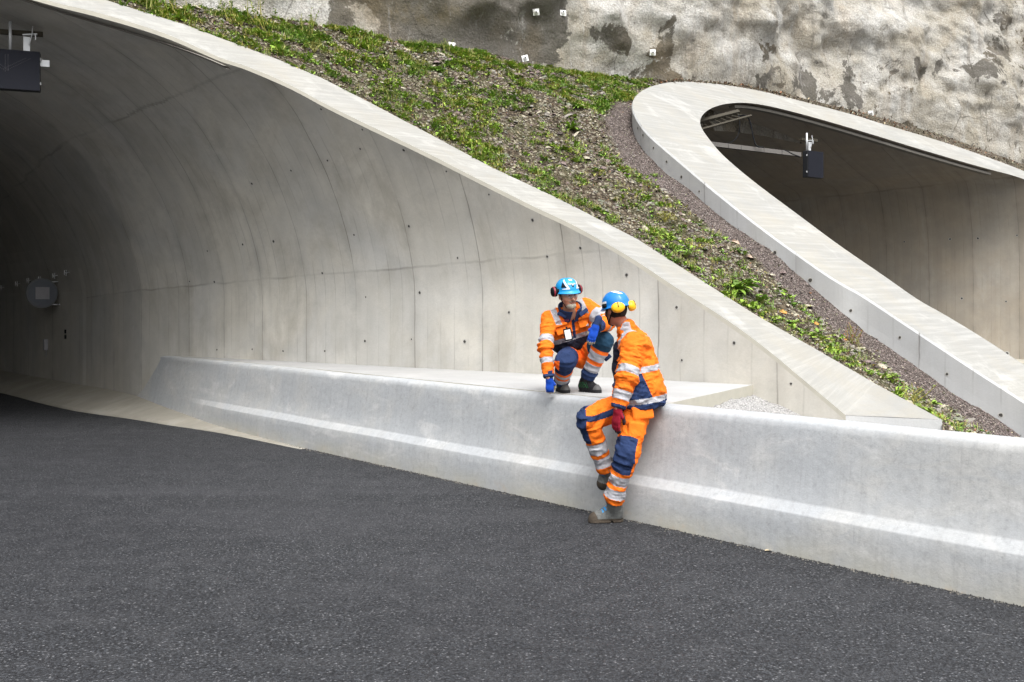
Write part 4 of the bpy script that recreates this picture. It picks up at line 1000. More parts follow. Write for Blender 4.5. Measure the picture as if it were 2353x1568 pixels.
    def cj(P):
        k, t, D = pick(P, na+fa+tor); m = np.zeros(len(P), int); X = P[:, 0]; Z = P[:, 2]
        torso = k >= 4
        band = np.abs(Z-(1.128+.16*(X-.93))) < .022; m[torso & band & (X > .86)] = 2
        hemb = np.abs(Z-(.905+.13*(X-.95))) < .021; low = Z < .885+.13*(X-.95)
        m[torso & (X > .84) & low] = 1; m[torso & hemb] = 2
        near = P[:, 1] < 7.45
        tri = near & torso & (Z < 1.105) & (Z > .925+.13*(X-.95)) & (X < .945+(1.105-Z)*.47); m[tri] = 1
        lat = P[:, 1]-7.52
        strap = torso & (np.abs(np.abs(lat)-.115) < .022) & (((Z > 1.30)) | ((X < .86) & (Z > 1.22)))
        m[strap & (np.linalg.norm((P-J['neck'])[:, :2], axis=1) > .075)] = 2
        for b in (0, 2):
            m[(k == b) & (t > .72) & (t < .95)] = 2; m[(k == b+1) & (t > .44) & (t < .74)] = 2; m[(k == b+1) & (t > .90)] = 1
        ins = seg(P, P3(1436,772,7.50), P3(1420,722,7.48), .050, .062)[0] < .004; m[ins] = 3
        return m
    lo, hi = bounds([J['nsh'], J['fwr'], J['nwr'], P3(1540,940,7.4), P3(1400,900,7.5), P3(1440,740,7.5)], .10); sdf_obj('jacket', fj, lo, hi, .0055, [M_or, M_navy, M_silver, M_or2], root, cj)
    # trousers
    nl = [(J['nhip'], J['nkn'], .098, .082), (J['nkn'], J['nan'], .080, .062)]; fl = [(J['fhip'], J['fkn'], .098, .083), (J['fkn'], J['fan'], .082, .048)]
    def fleg(P, L_, seed):
        d = smin(seg(P, *L_[0])[0], seg(P, *L_[1])[0], .02); kn = L_[0][1]; ax = L_[1][1]-L_[1][0]; ax = ax/np.linalg.norm(ax); u = (P-kn)@ax
        d = d-folds(P, .007, seed, tuple(ax), 8, 2.6)-.005*np.exp(-(u/.08)**2)*np.sin(u*80+4*vnoise(P*8, seed))-.003*folds(P, 1, seed+5, (.7, .2, .5), 17, 1.6)
        d = d-.007*np.exp(-((u-np.linalg.norm(L_[1][1]-L_[1][0])+.03)/.03)**2)
        return np.maximum(d, u-np.linalg.norm(L_[1][1]-L_[1][0])-.012)
    pk = P3(1477, 952, 7.27); pkM = np.eye(3)
    th = J['nkn']-J['nhip']; th = th/np.linalg.norm(th)
    def ft(P):
        d = seg(P, P3(1462,915,7.47), P3(1456,915,7.60), .125)[0]
        d = smin(d, fleg(P, nl, 41), .02); d = smin(d, fleg(P, fl, 51), .02)
        d = smin(d, plate(P, P3(1476,949,7.262), basis((1, .25, .08), (0, -1, .2)), (.082, .050, .024), .016), .005)   # hanging tool pocket
        d = smin(d, plate(P, P3(1461,990,7.222), basis((1, .2, -.12), (0, -1, .1)), (.062, .060, .022), .012), .004)
        return d
    def ct(P):
        k, t, D = pick(P, nl+fl+[(P3(1462,915,7.47), P3(1456,915,7.60), .125, .125)]); m = np.zeros(len(P), int)
        ax = nl[0][0]+(nl[0][1]-nl[0][0])*t[:, None]; ax2 = nl[1][0]+(nl[1][1]-nl[1][0])*t[:, None]
        r1 = (P-ax)[:, 0]; r2 = (P-ax2)[:, 0]
        m[(k == 0) & (t > .72) & (r1 < .052)] = 1; m[(k == 1) & (t < .34) & (r2 < .050)] = 1
        m[(k == 1) & (t > .42) & (t < .63)] = 2; m[(k == 1) & (t > .71) & (t < .90)] = 2
        a3 = fl[0][0]+(fl[0][1]-fl[0][0])*t[:, None]; a4 = fl[1][0]+(fl[1][1]-fl[1][0])*t[:, None]; r3 = (P-a3); r4 = (P-a4)
        m[(k == 2) & (np.abs(r3[:, 2]-.012) < .022) & (r3[:, 1] < 0) & (t > .1)] = 1; m[(k == 2) & (t > .86) & (r3[:, 0] < -.02)] = 1
        m[(k == 3) & (t < .40) & (r4[:, 0] < -.030)] = 1; m[(k == 3) & (t > .44) & (t < .64)] = 2; m[(k == 3) & (t > .72) & (t < .90)] = 2
        return m
    lo, hi = bounds([J[k] for k in ('nhip', 'nkn', 'nan', 'fhip', 'fkn', 'fan')]+[P3(1500,900,7.5)], .13); sdf_obj('trousers', ft, lo, hi, .0058, [M_or, M_navy, M_silver], root, ct)
    hk = P3(1416, 1199, 7.385); hk[2] = .001
    boot(root, hk, (-.97, -.17, 0), (0, 0, 1), [M_leather, M_sole, M_sole, M_blace], J['nan']+V3(0, 0, .0), M_blace, L_=.262)
    fk = P3(1403, 1072, 7.56); tdir = P3(1366, 1126, 7.50)-fk
    boot(root, fk+V3(.025, .0, -.0), (-.50, -.16, -.85), (-.62, -.74, .22), [M_leather, M_sole, M_sole, M_blace], J['fan'], M_blace, L_=.25)
    hand(root, J['nwr']+fwd*.012, (-.14, .10, -1), (-.75, -.65, 0), 1, [M_gred, M_gdk, M_gdk], (.10, .28, .3), sc=.98, tips=False)
    # hair at the nape, chin strap
    def fh(P):
        q = head_local(P, hc, HM); d = ell(q, V3(-.010, 0, .022), V3(.102, .082, .108)); d = np.maximum(d, q[..., 0]-.03+np.maximum(0, -q[..., 2])*.5); d = np.maximum(d, -q[..., 2]-.060)
        return (d-.0025*vnoise(P*120, 3))*HS
    lo, hi = bounds([hc], .13); sdf_obj('hair', fh, lo, hi, .0045, [M_hair], root)
    st = [((-165, .10), (165, .10), (160, .80), (-160, .80))]
    hcen = hc+HM@V3(-.006, 0, .040)
    HM2 = basis((-.56, .82, -.16), (-.12, .02, 1))
    h = helmet(root, hcen, HM2, M_hblue2, [M_yel, M_rubber], [(((150, .06), (90, .10), (165, .56), (183, .56)), M_stick, 'sticker'), (((60, .80), (95, .80), (95, .93), (60, .93)), M_stick, 'sticker')], muff_phi=(146, 212), muff_z=-.022, muff_r=(.034, .052, .040))
    mb = MB()
    W_ = lambda v: Vector(hc+HM@(V3(*v)*HS))
    mb.tube([W_((.01, .094, .03)), W_((.035, .078, -.04)), W_((.058, .045, -.105)), W_((.062, 0, -.122)), W_((.058, -.045, -.105)), W_((.01, -.094, .03))], .005, 6)
    mb.tube([W_((-.06, .088, .01)), W_((-.01, .080, -.05)), W_((.052, .050, -.10))], .005, 6)
    mb.build('chin_strap', M_rubber, root, smooth=True)
    nm = basis((1, .05, 0), (0, -1, .4))
    return root
pB = person_lean()
# ------------------------------------------------------------------ the crouching worker
def person_crouch():
    root = empty('person', label='bearded worker crouching on the ledge with one blue gloved fist on the barrier top', cat='person')
    J = {k: P3(*v) for k, v in dict(rsh=(1262,733,8.52), rel=(1253,800,8.34), rwr=(1262,868,8.25), lsh=(1345,706,8.62), lel=(1396,741,8.42), lwr=(1371,750,8.17),
        rhip=(1308,818,8.72), rkn=(1299,830,8.28), ran=(1290,878,8.52), lhip=(1346,820,8.75), lkn=(1388,783,8.38), lan=(1351,866,8.50), neck=(1309,724,8.54), hb=(1307,700,8.48)).items()}
    hc = P3(1304.5, 679, 8.44); HM = basis((.42, -.90, -.12), (-.12, -.08, 1))
    limbs = [(J['rsh'], J['rel'], .048, .040), (J['rel'], J['rwr'], .040, .030), (J['lsh'], J['lel'], .048, .040), (J['lel'], J['lwr'], .040, .030), (J['rhip'], J['rkn'], .07, .055), (J['rkn'], J['ran'], .050, .038),
             (J['lhip'], J['lkn'], .07, .055), (J['lkn'], J['lan'], .050, .038), (P3(1280,745,8.60), P3(1334,730,8.66), .07, .07), (P3(1300,785,8.68), P3(1322,783,8.70), .065, .065), (P3(1316,816,8.74), P3(1340,818,8.74), .075, .075), (J['rsh'], J['lsh'], .045, .045), (J['neck']+V3(0,.07,-.02), P3(1312,800,8.76), .045, .05)]
    def fb(P):
        d = head_field(P, hc, HM); d = smin(d, seg(P, J['hb'], J['neck'], .050, .056)[0], .02)
        for a, b, ra, rb in limbs: d = smin(d, seg(P, a, b, ra, rb)[0], .03)
        return d
    def cb(P):
        q = head_local(P, hc, HM); m = np.zeros(len(P), int); m[(np.abs(q[:, 1]) < .022) & (abs(q[:, 2]+.063) < .008) & (q[:, 0] > .08)] = 1
        m[(np.linalg.norm(np.c_[q[:, 0]-.090, np.abs(q[:, 1])-.031, q[:, 2]-.012], axis=1) < .0085)] = 2
        m[(q[:, 0] > .07) & (np.abs(np.abs(q[:, 1])-.032) < .018) & (np.abs(q[:, 2]-.036) < .005)] = 3; return m
    lo, hi = bounds([*J.values(), hc+V3(0, 0, .08)], .12); sdf_obj('body', fb, lo, hi, .0058, [M_skin, M_lip, M_eye, M_mous], root, cb)
    def fbd(P):
        q = head_local(P, hc, HM); d = smin(ell(q, V3(.054, 0, -.094), V3(.050, .047, .038)), seg(q, V3(.088, -.026, -.052), V3(.088, .026, -.052), .009)[0], .008)
        mouth = ell(q, V3(.10, 0, -.063), V3(.022, .022, .008)); d = np.maximum(d, -mouth); d = np.maximum(d, .028-q[..., 0]); return (d-.003*vnoise(P*150, 3))*HS
    def cbd(P): q = head_local(P, hc, HM); return ((q[:, 2] > -.066) & (np.abs(q[:, 1]) < .03)).astype(int)
    lo, hi = bounds([hc+HM@V3(.05, 0, -.07)], .08); sdf_obj('beard', fbd, lo, hi, .0034, [M_beard, M_mous], root, cbd)
    def fh(P):
        q = head_local(P, hc, HM); d = ell(q, V3(-.010, 0, .022), V3(.100, .081, .106)); d = np.maximum(d, q[..., 0]-.025); d = np.maximum(d, -q[..., 2]-.045); return (d-.0025*vnoise(P*120, 3))*HS
    lo, hi = bounds([hc], .13); sdf_obj('hair', fh, lo, hi, .0045, [M_mous], root)
    # jacket
    tor = [(P3(1276,743,8.58), P3(1334,726,8.64), .098, .100), (P3(1284,765,8.60), P3(1330,755,8.66), .100, .100), (P3(1290,786,8.63), P3(1327,782,8.68), .088, .088)]
    ra = [(J['rsh'], J['rel'], .066, .060), (J['rel'], J['rwr'], .060, .042)]; la = [(J['lsh'], J['lel'], .074, .064), (J['lel'], J['lwr'], .064, .046)]
    rf = J['rwr']-J['rel']; rf = rf/np.linalg.norm(rf); lf = J['lwr']-J['lel']; lf = lf/np.linalg.norm(lf)
    hollow = (P3(1309,722,8.50), P3(1306,700,8.44), .052, .085)
    def fj(P):
        d = seg(P, *tor[0])[0]
        for t_ in tor[1:]: d = smin(d, seg(P, *t_)[0], .03)
        d = smin(d, seg(P, J['rsh'], J['lsh'], .062)[0], .03)
        d = d-folds(P, .007, 17, (.5, 0, 1), 9, 2.2)-.004*folds(P, 1, 19, (1, .2, -.6), 16, 2)
        for c_, w_ in ((P3(1290,747,8.46), .052), (P3(1340,730,8.51), .048)):
            d = smin(d, plate(P, c_, basis((1, .1, .28), (0, -1, .2)), (w_, .012, .012), .006), .006)
            d = smin(d, plate(P, c_+V3(0, .012, -.045), basis((1, .1, .28), (0, -1, .2)), (w_-.006, .040, .008), .006), .004)
        for L_, f_, w_, sd in ((ra, rf, J['rwr'], 61), (la, lf, J['lwr'], 67)):
            a_ = smin(seg(P, *L_[0])[0], seg(P, *L_[1])[0], .02); u = (P-L_[0][1])@f_
            a_ = a_-folds(P, .006, sd, tuple(f_), 9, 3.0)-.006*np.exp(-(u/.08)**2)*np.sin(u*95+4*vnoise(P*9, sd)); a_ = np.maximum(a_, (P-w_)@f_); d = smin(d, a_, .018)
        return np.maximum(d, -seg(P, *hollow)[0])
    def cj(P):
        k, t, D = pick(P, ra+la+tor); m = np.zeros(len(P), int); X = P[:, 0]; Z = P[:, 2]; torso = k >= 4; fr = P[:, 1] < 8.62
        cx = P3(1309, 750, 8.5)[0]; lean = X-cx+ .16*(Z-1.40)
        zl = 1.315+.30*(X-cx)
        m[torso & (np.abs(Z-zl) < .020)] = 2; m[torso & (Z < zl-.020)] = 3
        zpl = cx+.030+(1.46-Z)*.12
        m[torso & fr & (np.abs(X-zpl) < .013) & (Z > zl-.01)] = 1
        sx_ = cx-.121-(Z-1.51)*.4; m[((k == 0) | torso) & (np.abs(X-sx_) < .027) & (Z > 1.435) & (Z < 1.64)] = 2
        sx2 = cx+.134-(Z-1.546)*.41; m[((k == 2) | torso) & (np.abs(X-sx2) < .027) & (Z > 1.535)] = 2
        m[(k == 0) & (t > .64) & (t < .86)] = 2; m[(k == 1) & (t > .36) & (t < .54)] = 2; m[(k == 1) & (t > .90)] = 1
        m[(k == 2) & (t > .48) & (t < .82)] = 2; m[(k == 3) & (t > .74)] = 1; m[(k == 3) & (t > .16) & (t < .34)] = 2
        m[seg(P, *hollow)[0] < .004] = 1
        return m
    lo, hi = bounds([J['rsh'], J['lsh'], J['lel'], J['rwr'], J['lwr'], P3(1310,800,8.7), P3(1310,700,8.5)], .11); sdf_obj('jacket', fj, lo, hi, .0055, [M_or, M_navy, M_silver, M_fleece], root, cj)
    # stand collar, open in front
    cA, cB_ = P3(1310,727,8.55), P3(1310,706,8.51)
    def fc(P):
        a_, t = seg(P, cA, cB_, .088, .102, flat=((0, 1, 0), .95)); sh_ = np.abs(a_+.004)-.006
        ax = (cB_-cA)/np.linalg.norm(cB_-cA); u = (P-cA)@ax; sh_ = np.maximum(sh_, u-.108+.25*np.maximum(0, 8.5-P[..., 1])); sh_ = np.maximum(sh_, -u-.02)
        op = plate(P, P3(1320,722,8.42), basis((.25, 0, 1), (0, -1, 0)), (.12, .016, .12), .01); sh_ = np.maximum(sh_, -op)
        lap = plate(P, P3(1341,718,8.47), basis((.75, .1, .62), (-.1, -1, .2)), (.044, .018, .007), .005); lap2 = plate(P, P3(1291,724,8.46), basis((.9, -.1, -.45), (-.1, -1, .2)), (.040, .016, .007), .005)
        return np.minimum(sh_, np.minimum(lap, lap2))-.001*vnoise(P*40, 2)
    lo, hi = bounds([cA, cB_], .15); sdf_obj('collar', fc, lo, hi, .0045, [M_navy], root)
    # trousers
    rl = [(J['rhip'], J['rkn'], .088, .086), (J['rkn'], J['ran'], .082, .056)]; ll = [(J['lhip'], J['lkn'], .092, .082), (J['lkn'], J['lan'], .078, .058)]
    def fleg(P, L_, seed):
        d = smin(seg(P, *L_[0])[0], seg(P, *L_[1])[0], .02); ax = L_[1][1]-L_[1][0]; ln = np.linalg.norm(ax); ax = ax/ln; u = (P-L_[0][1])@ax
        d = d-folds(P, .005, seed, tuple(ax), 9, 2.6)-.004*np.exp(-((u-.05)/.07)**2)*np.sin(u*80+4*vnoise(P*8, seed))-.006*np.exp(-((u-ln+.03)/.03)**2)
        return np.maximum(d, u-ln-.012)
    seat = (P3(1322,816,8.74), P3(1338,824,8.70), .105, .092)
    def ft(P):
        d = seg(P, *seat)[0]; d = smin(d, fleg(P, rl, 71), .02); d = smin(d, fleg(P, ll, 81), .02)
        d = smin(d, plate(P, P3(1396,822,8.52), basis((.7, 0, .6), (-.5, -.8, .3)), (.035, .022, .006), .004), .004)
        return d
    def ct(P):
        k, t, D = pick(P, rl+ll+[seat]); m = np.zeros(len(P), int)
        m[(k == 0) & (t > .35)] = 1; m[(k == 1) & (t < .34)] = 1; m[(k == 1) & (t > .44) & (t < .58)] = 2; m[(k == 1) & (t > .68) & (t < .82)] = 2; m[(k == 1) & (t > .82)] = 1
        m[(k == 2) & (t > .60)] = 3; m[(k == 3) & (t < .20)] = 3; m[(k == 3) & (t > .29) & (t < .50)] = 2; m[(k == 3) & (t > .61) & (t < .81)] = 2; m[(k == 3) & (t > .81)] = 1
        lt = (P-ll[1][0])@((ll[1][1]-ll[1][0])/np.linalg.norm(ll[1][1]-ll[1][0])); m[plate(P, P3(1396,822,8.52), basis((.7, 0, .6), (-.5, -.8, .3)), (.035, .022, .006), .004) < .003] = 1
        m[(k == 0) & (t > .3) & (P[:, 0] < P3(1283, 840, 8.4)[0]) & (P[:, 2] < 1.14)] = 0
        return m
    lo, hi = bounds([J[k] for k in ('rhip', 'rkn', 'ran', 'lhip', 'lkn', 'lan')], .12); sdf_obj('trousers', ft, lo, hi, .0056, [M_or2, M_navy, M_silver, M_teal], root, ct)
    top = HB+.010
    h1 = P3(1341, 900, 8.56); h1[2] = top; boot(root, h1, (.70, -.70, 0), (0, 0, 1), [M_bootblk, M_bootblk, M_boottoe, M_green], J['lan'], M_green, L_=.235, stripes=True)
    h2 = P3(1287, 900, 8.58); h2[2] = top; boot(root, h2, (.26, -.96, 0), (0, 0, 1), [M_bootblk, M_bootblk, M_boottoe, M_green], J['ran'], M_green, L_=.235, stripes=True)
    # fist planted on the barrier, other hand hanging off the knee
    w1 = J['rwr']+rf*.018; gl = [M_gblue, M_cream, M_navy]
    hand(root, w1, (.02, -.05, -1), (-.25, -.97, 0), 1, gl, (.45, .95, .9), sc=.84, thumb_curl=.9)
    hand(root, J['lwr']+lf*.016, (-.34, -.12, -.93), (-.30, -.95, .05), -1, gl, (.12, .35, .35), sc=.88)
    # wrist band
    mb = MB(); a_ = J['lwr']; mb.tube([a_-lf*.012, a_+lf*.022], .040, 16); mb.build('wrist_watch', M_rubber, root, smooth=True)
    # helmet
    HM2 = basis((.42, -.90, -.05), (-.10, -.02, 1)); hcen = hc+HM@V3(-.004, 0, .044)
    stk = [(((17, .93), (28, .93), (60, .38), (52, .30)), M_stick, 'sticker'), (((28, .87), (28, .93), (56, .93), (54, .90)), M_stick, 'sticker'),
           (((-17, .93), (-28, .93), (-60, .38), (-52, .30)), M_stick, 'sticker'), (((-28, .87), (-28, .93), (-56, .93), (-54, .90)), M_stick, 'sticker'),
           (((17, .30), (-17, .30), (-13, .44), (13, .44)), M_stick, 'sticker'), (((9, .68), (-9, .68), (-3, .84), (3, .84)), M_rubber, 'vent'),
           (((38, .78), (34, .84), (62, .84), (58, .50)), M_rubber, 'vent'), (((-38, .78), (-34, .84), (-62, .84), (-58, .50)), M_rubber, 'vent'), (((4, .70), (-4, .70), (-3, .75), (3, .75)), M_stick, 'sticker')]
    hm = helmet(root, hcen, HM2, M_hblue, [M_rubber, M_rubber, M_red], stk, muff_phi=(97, -97), muff_r=(.034, .044, .044), muff_z=.004, muff_R=.132)
    W_ = lambda v: Vector(hc+HM@(V3(*v)*HS)); mb = MB()
    mb.tube([W_((.01, .086, .03)), W_((.02, .078, -.04)), W_((.045, .048, -.105)), W_((.05, 0, -.128)), W_((.045, -.048, -.105)), W_((.02, -.078, -.04)), W_((.01, -.086, .03))], .004, 6); mb.build('chin_strap', M_rubber, root, smooth=True)
    g = MB()
    for s_ in (-1, 1):
        ring = [W_((.108-.02*abs(math.cos(a))*0, .032*s_+.027*math.cos(a), .010+.018*math.sin(a))) for a in np.linspace(0, 2*math.pi, 19)]; g.tube(ring, .0016, 5, 1, cap=False)
        g.tube([W_((.108, .059*s_, .016)), W_((.06, .080*s_, .016)), W_((.0, .082*s_, .010))], .0018, 5, 1)
        g.add([W_((.109, .032*s_, .010))]+ring[:-1], [(0, k+1, (k+1) % 18+1) for k in range(18)], 0)
    g.build('safety_glasses', [M_glass, M_steel], root, smooth=True)
    # badge
    bM = basis((-.20, 0, 1), (0, -1, .25)); bc = P3(1305, 769, 8.425); mb = MB(); R_ = Matrix(bM.tolist())
    mb.box(bc, (.052, .034, .004), R_, 0, .002); mb.box(Vector(bc)+R_ @ Vector((0, 0, .003)), (.040, .025, .003), R_, 1); mb.box(Vector(bc)+R_ @ Vector((.055, 0, 0)), (.012, .008, .003), R_, 0)
    mb.build('identity_card', [M_rubber, M_white], root)
    tM = np.column_stack([np.array((1, .12, .16))/np.linalg.norm((1, .12, .16)), np.array((-.14, -.1, 1)), np.array((0, -1, 0))]); tM[:, 1] /= np.linalg.norm(tM[:, 1])
    text_mesh('SKANSKA', .024, 'chest_print', M_txt, root, P3(1294, 740, 8.425), tM)
    sx_ = hcen+HM2@(V3(.118, 0, .058)*HS); fwdM = np.column_stack([HM2[:, 1], HM2[:, 2]*.8-HM2[:, 0]*.6, HM2[:, 0]*.8+HM2[:, 2]*.6])
    text_mesh('SKANSKA', .020, 'helmet_print', M_stick, hm, sx_, fwdM)
    return root
pA = person_crouch()
# ------------------------------------------------------------------ equipment hung in the bores
def slab(mb, p0, t, up, w, h, dep, m=0, bev=0):
    """box given by its centre, width direction, up, sizes"""
    x = Vector(t).normalized(); z = Vector(up).normalized(); y = z.cross(x); R_ = Matrix((x, y, z)).transposed(); mb.box(p0, (w/2, dep/2, h/2), R_, m, bev); return R_
def signal(px, py, d, tdir, w, h, dep, label, polex, plate, tab=None, leds=True):
    t = np.array([*tdir, 0.]); t /= np.linalg.norm(t); c = P3(px, py, d); nrm = np.array([t[1], -t[0], 0.])   # faces the traffic
    root = empty('lane_signal', tuple(c-[0, 0, h/2]), label=label, cat='signal', group='lane signals hung from the tunnel ceilings')
    mb = MB(); slab(mb, Vector(c), t, (0, 0, 1), w, h, dep, 1, .006); slab(mb, Vector(c+nrm*(dep/2+.002)), t, (0, 0, 1), w-.006, h-.006, .008, 0)
    rel(mb.build('housing', [M_black, M_blackside]), root)
    if leds:
        mb = MB()
        for a_, b_ in (((-.30, .30), (0, -.05)), ((-.22, .30), (.02, 0)), ((.30, .30), (0, -.05)), ((.24, .30), (-.02, 0)), ((0, .36), (0, -.06)), ((.035, .36), (.035, -.04))):
            for k in range(16):
                f = k/15; u = (a_[0]*(1-f)+b_[0]*f)*w*1.2; v = (a_[1]*(1-f)+b_[1]*f)*h
                mb.box(Vector(c+t*u+nrm*(dep/2+.008)+np.array([0, 0, v])), (.0035, .0035, .002), Matrix.Identity(3))
        rel(mb.build('led_matrix', M_led), root)
    pb = c+t*(polex*w)+[0, 0, h/2-.01]-nrm*.0; mb = MB(); top_ = pb+[0, 0, .34+.0]; mb.tube([Vector(pb), Vector(top_)], .017, 12); rel(mb.build('hanger_pole', M_steel, smooth=True), root)
    q = c+t*(plate*w)+[0, 0, h/2+.075]; mb = MB(); slab(mb, Vector(q), t, (0, 0, 1), .068, .19, .008)
    slab(mb, Vector(q+[0, 0, .13]+t*.03-nrm*.03), t+[0, 0, .15], (0, 0, 1), .15, .012, .05); slab(mb, Vector(q+[0, 0, .10]+t*.09), t, (0, 0, 1), .010, .07, .03)
    mb.tube([Vector(q+[0, 0, .0]+t*.025+nrm*.01), Vector(q+[0, 0, .15]+t*.06+nrm*.02), Vector(q+[0, 0, .22]+t*.06)], .006, 6)
    rel(mb.build('bracket', M_steel), root)
    mb = MB(); slab(mb, Vector(c-t*.0+[0, 0, h/2+.23]-nrm*.10), t+[0, 0, .02], (0, 0, 1), w*1.05, .05, .06); rel(mb.build('ceiling_rail', M_olive), root)
    for vz in (-.30, .32):
        for sg in ((-1, 1) if not tab else (1,)):
            mb = MB(); mb.box(Vector(c+t*sg*(w/2+.004)+nrm*(dep*.3)+np.array([0, 0, vz*h])), (.006, .010, .016), Matrix.Identity(3)); rel(mb.build('hinge', M_steel), root)
    if tab: mb = MB(); slab(mb, Vector(c+t*(w/2+.045)+[0, 0, h*.24]), t, (0, 0, 1), .10, .075, .02); rel(mb.build('side_bracket', M_steel), root)
    return root, c, t, nrm
signal(14, 161.5, 11.2, (.94, .34), .70, .445, .12, 'grey-black lane signal box hanging in the left tunnel mouth, cut by the frame edge', .06, .30, tab=True)
_, rc, rt_, rn_ = signal(1868, 379, 18.5, (.84, .54), .42, .49, .13, 'small black lane signal box hanging in the right tunnel mouth', -.40, -.22, leds=False)
# cable tray, duct and loose cables under the right ceiling
tr0, tr1 = P3(1588, 304, 17.2), P3(1722, 266, 19.0); dt = tr1-tr0; dt[2] = 0; dt /= np.linalg.norm(dt)
tray = empty('cable_tray', tuple(tr0), label='ladder cable tray fixed under the ceiling of the right tunnel', cat='cable tray')
A0_, A1_ = P3(1560, 312, 16.2), P3(1726, 266, 17.6); B0_, B1_ = P3(1560, 296, 16.8), P3(1696, 261, 18.0)
mb = MB(); mb.tube([A0_, A1_], .022, 4); mb.tube([B0_+V3(0,0,.03), B1_+V3(0,0,.03)], .045, 4); rel(mb.build('rail', M_olive), tray)
mb = MB()
for f in np.linspace(.30, .96, 8): mb.tube([A0_*(1-f)+A1_*f, B0_*(1-f)+B1_*f], .010, 4)
rel(mb.build('rung', M_olive), tray)
d0, d1 = P3(1600, 327.5, 16.9), P3(1838, 356, 18.35); duct = MB(); dv_ = Vector(d1-d0)
slab(duct, Vector((d0+d1)/2), dv_, (0, 0, 1), dv_.length, .075, .07, 0)
for f in (.28, .40, .62, .80): slab(duct, Vector(d0*(1-f)+d1*f), dv_, (0, 0, 1), .006, .079, .074, 1)
o = duct.build('cable_duct', [M_beige, M_rubber]); tag(o, 'pale square cable duct running across under the right tunnel ceiling', 'cable duct')
def cable(pts, label, r=.009):
    mb = MB(); mb.tube([Vector(p) for p in crom([P3(*p) for p in pts], 8)], r, 7); o = mb.build('cable', M_rubber, smooth=True); tag(o, label, 'cable', 'cables hanging in the right tunnel')
cable([(1697,264,17.8),(1700,285,17.7),(1698,304,17.7),(1690,320,17.6),(1676,329,17.5),(1660,331,17.3)], 'thin dark cable curving left from the tray down to the duct')
cable([(1700,266,17.7),(1715,267,17.6),(1724,282,17.6),(1729,307,17.6),(1734,327,17.6),(1741,337,17.6),(1755,339,17.7)], 'dark cable looping right from the tray end down to the duct', .012)
cable([(1785,346,18.0),(1806,347,18.1),(1822,355,18.2),(1838,361,18.3)], 'short dark cable from the duct end into the black signal box', .012)
# fittings on the deep lining of the left bore
def on_wall(x, y): return cast(T_lw, x, y)
for i, (x, y) in enumerate(((159,626),(132,633),(99,640),(72,644),(46,652),(9,661))):
    p, nr = on_wall(x, y)
    if p is None: continue
    mb = MB(); mb.tube([p, p+nr*.08], .008, 6); mb.box(p+nr*.05, (.006, .006, .05), Matrix.Identity(3)); mb.tube([p+nr*.08-Vector((0,0,.03)), p+nr*.08+Vector((0,0,.05))], .007, 6)
    o = mb.build('wall_hook', M_steel, smooth=False); tag(o, ['small steel hook highest and rightmost on the dark inner lining', 'small steel hook second from the right on the dark inner lining', 'small steel hook just above the right part of the round sign', 'small steel hook just above the left part of the round sign', 'small steel hook left of the round sign', 'small steel hook at the left edge of the photo'][i], 'hook', 'steel hooks along the dark tunnel lining')
p, nr = on_wall(137, 673); cdir = Vector((.665, -.747, 0)).normalized(); cpos = p+nr*.30
sg = empty('round_wall_sign', tuple(cpos), label='round grey disc with a paler square, fixed to the dark inner tunnel wall', cat='sign')
x_ = Vector((0,0,1)).cross(cdir).normalized(); R_ = Matrix((x_, Vector((0,0,1)), cdir)).transposed()
def disc(mb, c, r, h_, n=32, m=0):
    V = [Vector(c)+R_ @ Vector((r*math.cos(a), r*math.sin(a), z)) for z in (0, h_) for a in np.linspace(0, 2*math.pi, n+1)[:-1]]
    mb.add(V, [tuple(range(n-1, -1, -1)), tuple(range(n, 2*n))]+[(i, (i+1) % n, n+(i+1) % n, n+i) for i in range(n)], m)
M_sgn = m_plain('sign_grey', (.11, .12, .14), .5, 0); M_sgn2 = m_plain('sign_pale', (.27, .265, .28), .5, 0); M_rim = m_plain('sign_rim', (.12, .125, .13), .5)
mb = MB(); disc(mb, cpos, .262, .03, m=1); disc(mb, cpos+cdir*.022, .235, .02, m=0); rel(mb.build('disc', [M_sgn, M_rim]), sg)
mb = MB(); mb.box(cpos+cdir*.046, (.115, .105, .006), R_); rel(mb.build('plate', M_sgn2), sg)
for dz in (.2, -.2): mb = MB(); mb.tube([cpos+Vector((0,0,dz))+x_*.12, p+nr*.0+Vector((0,0,dz))+x_*.25], .012, 6); rel(mb.build('bracket', M_steel), sg)
p, nr = on_wall(110, 792); mb = MB(); R_ = frame(nr); mb.box(p+nr*.04, (.035, .10, .035), R_, 0, .006); mb.tube([p+nr*.03+Vector((0,0,-.1)), p+nr*.03+Vector((0,0,-.22))], .008, 6); o = mb.build('junction_box', M_sgn2); tag(o, 'small upright junction box low on the dark inner tunnel wall', 'junction box')
p, nr = on_wall(151, 768); mb = MB(); R_ = frame(nr)
for dx in (-.022, .022):
    for dy in (-.05, .045): mb.box(p+R_ @ Vector((dx, dy, .006)), (.014, .034, .006), R_)
o = mb.build('wall_marking_plate', M_rubber); tag(o, 'four short black bars marked on the inner tunnel wall right of the round sign', 'marking')
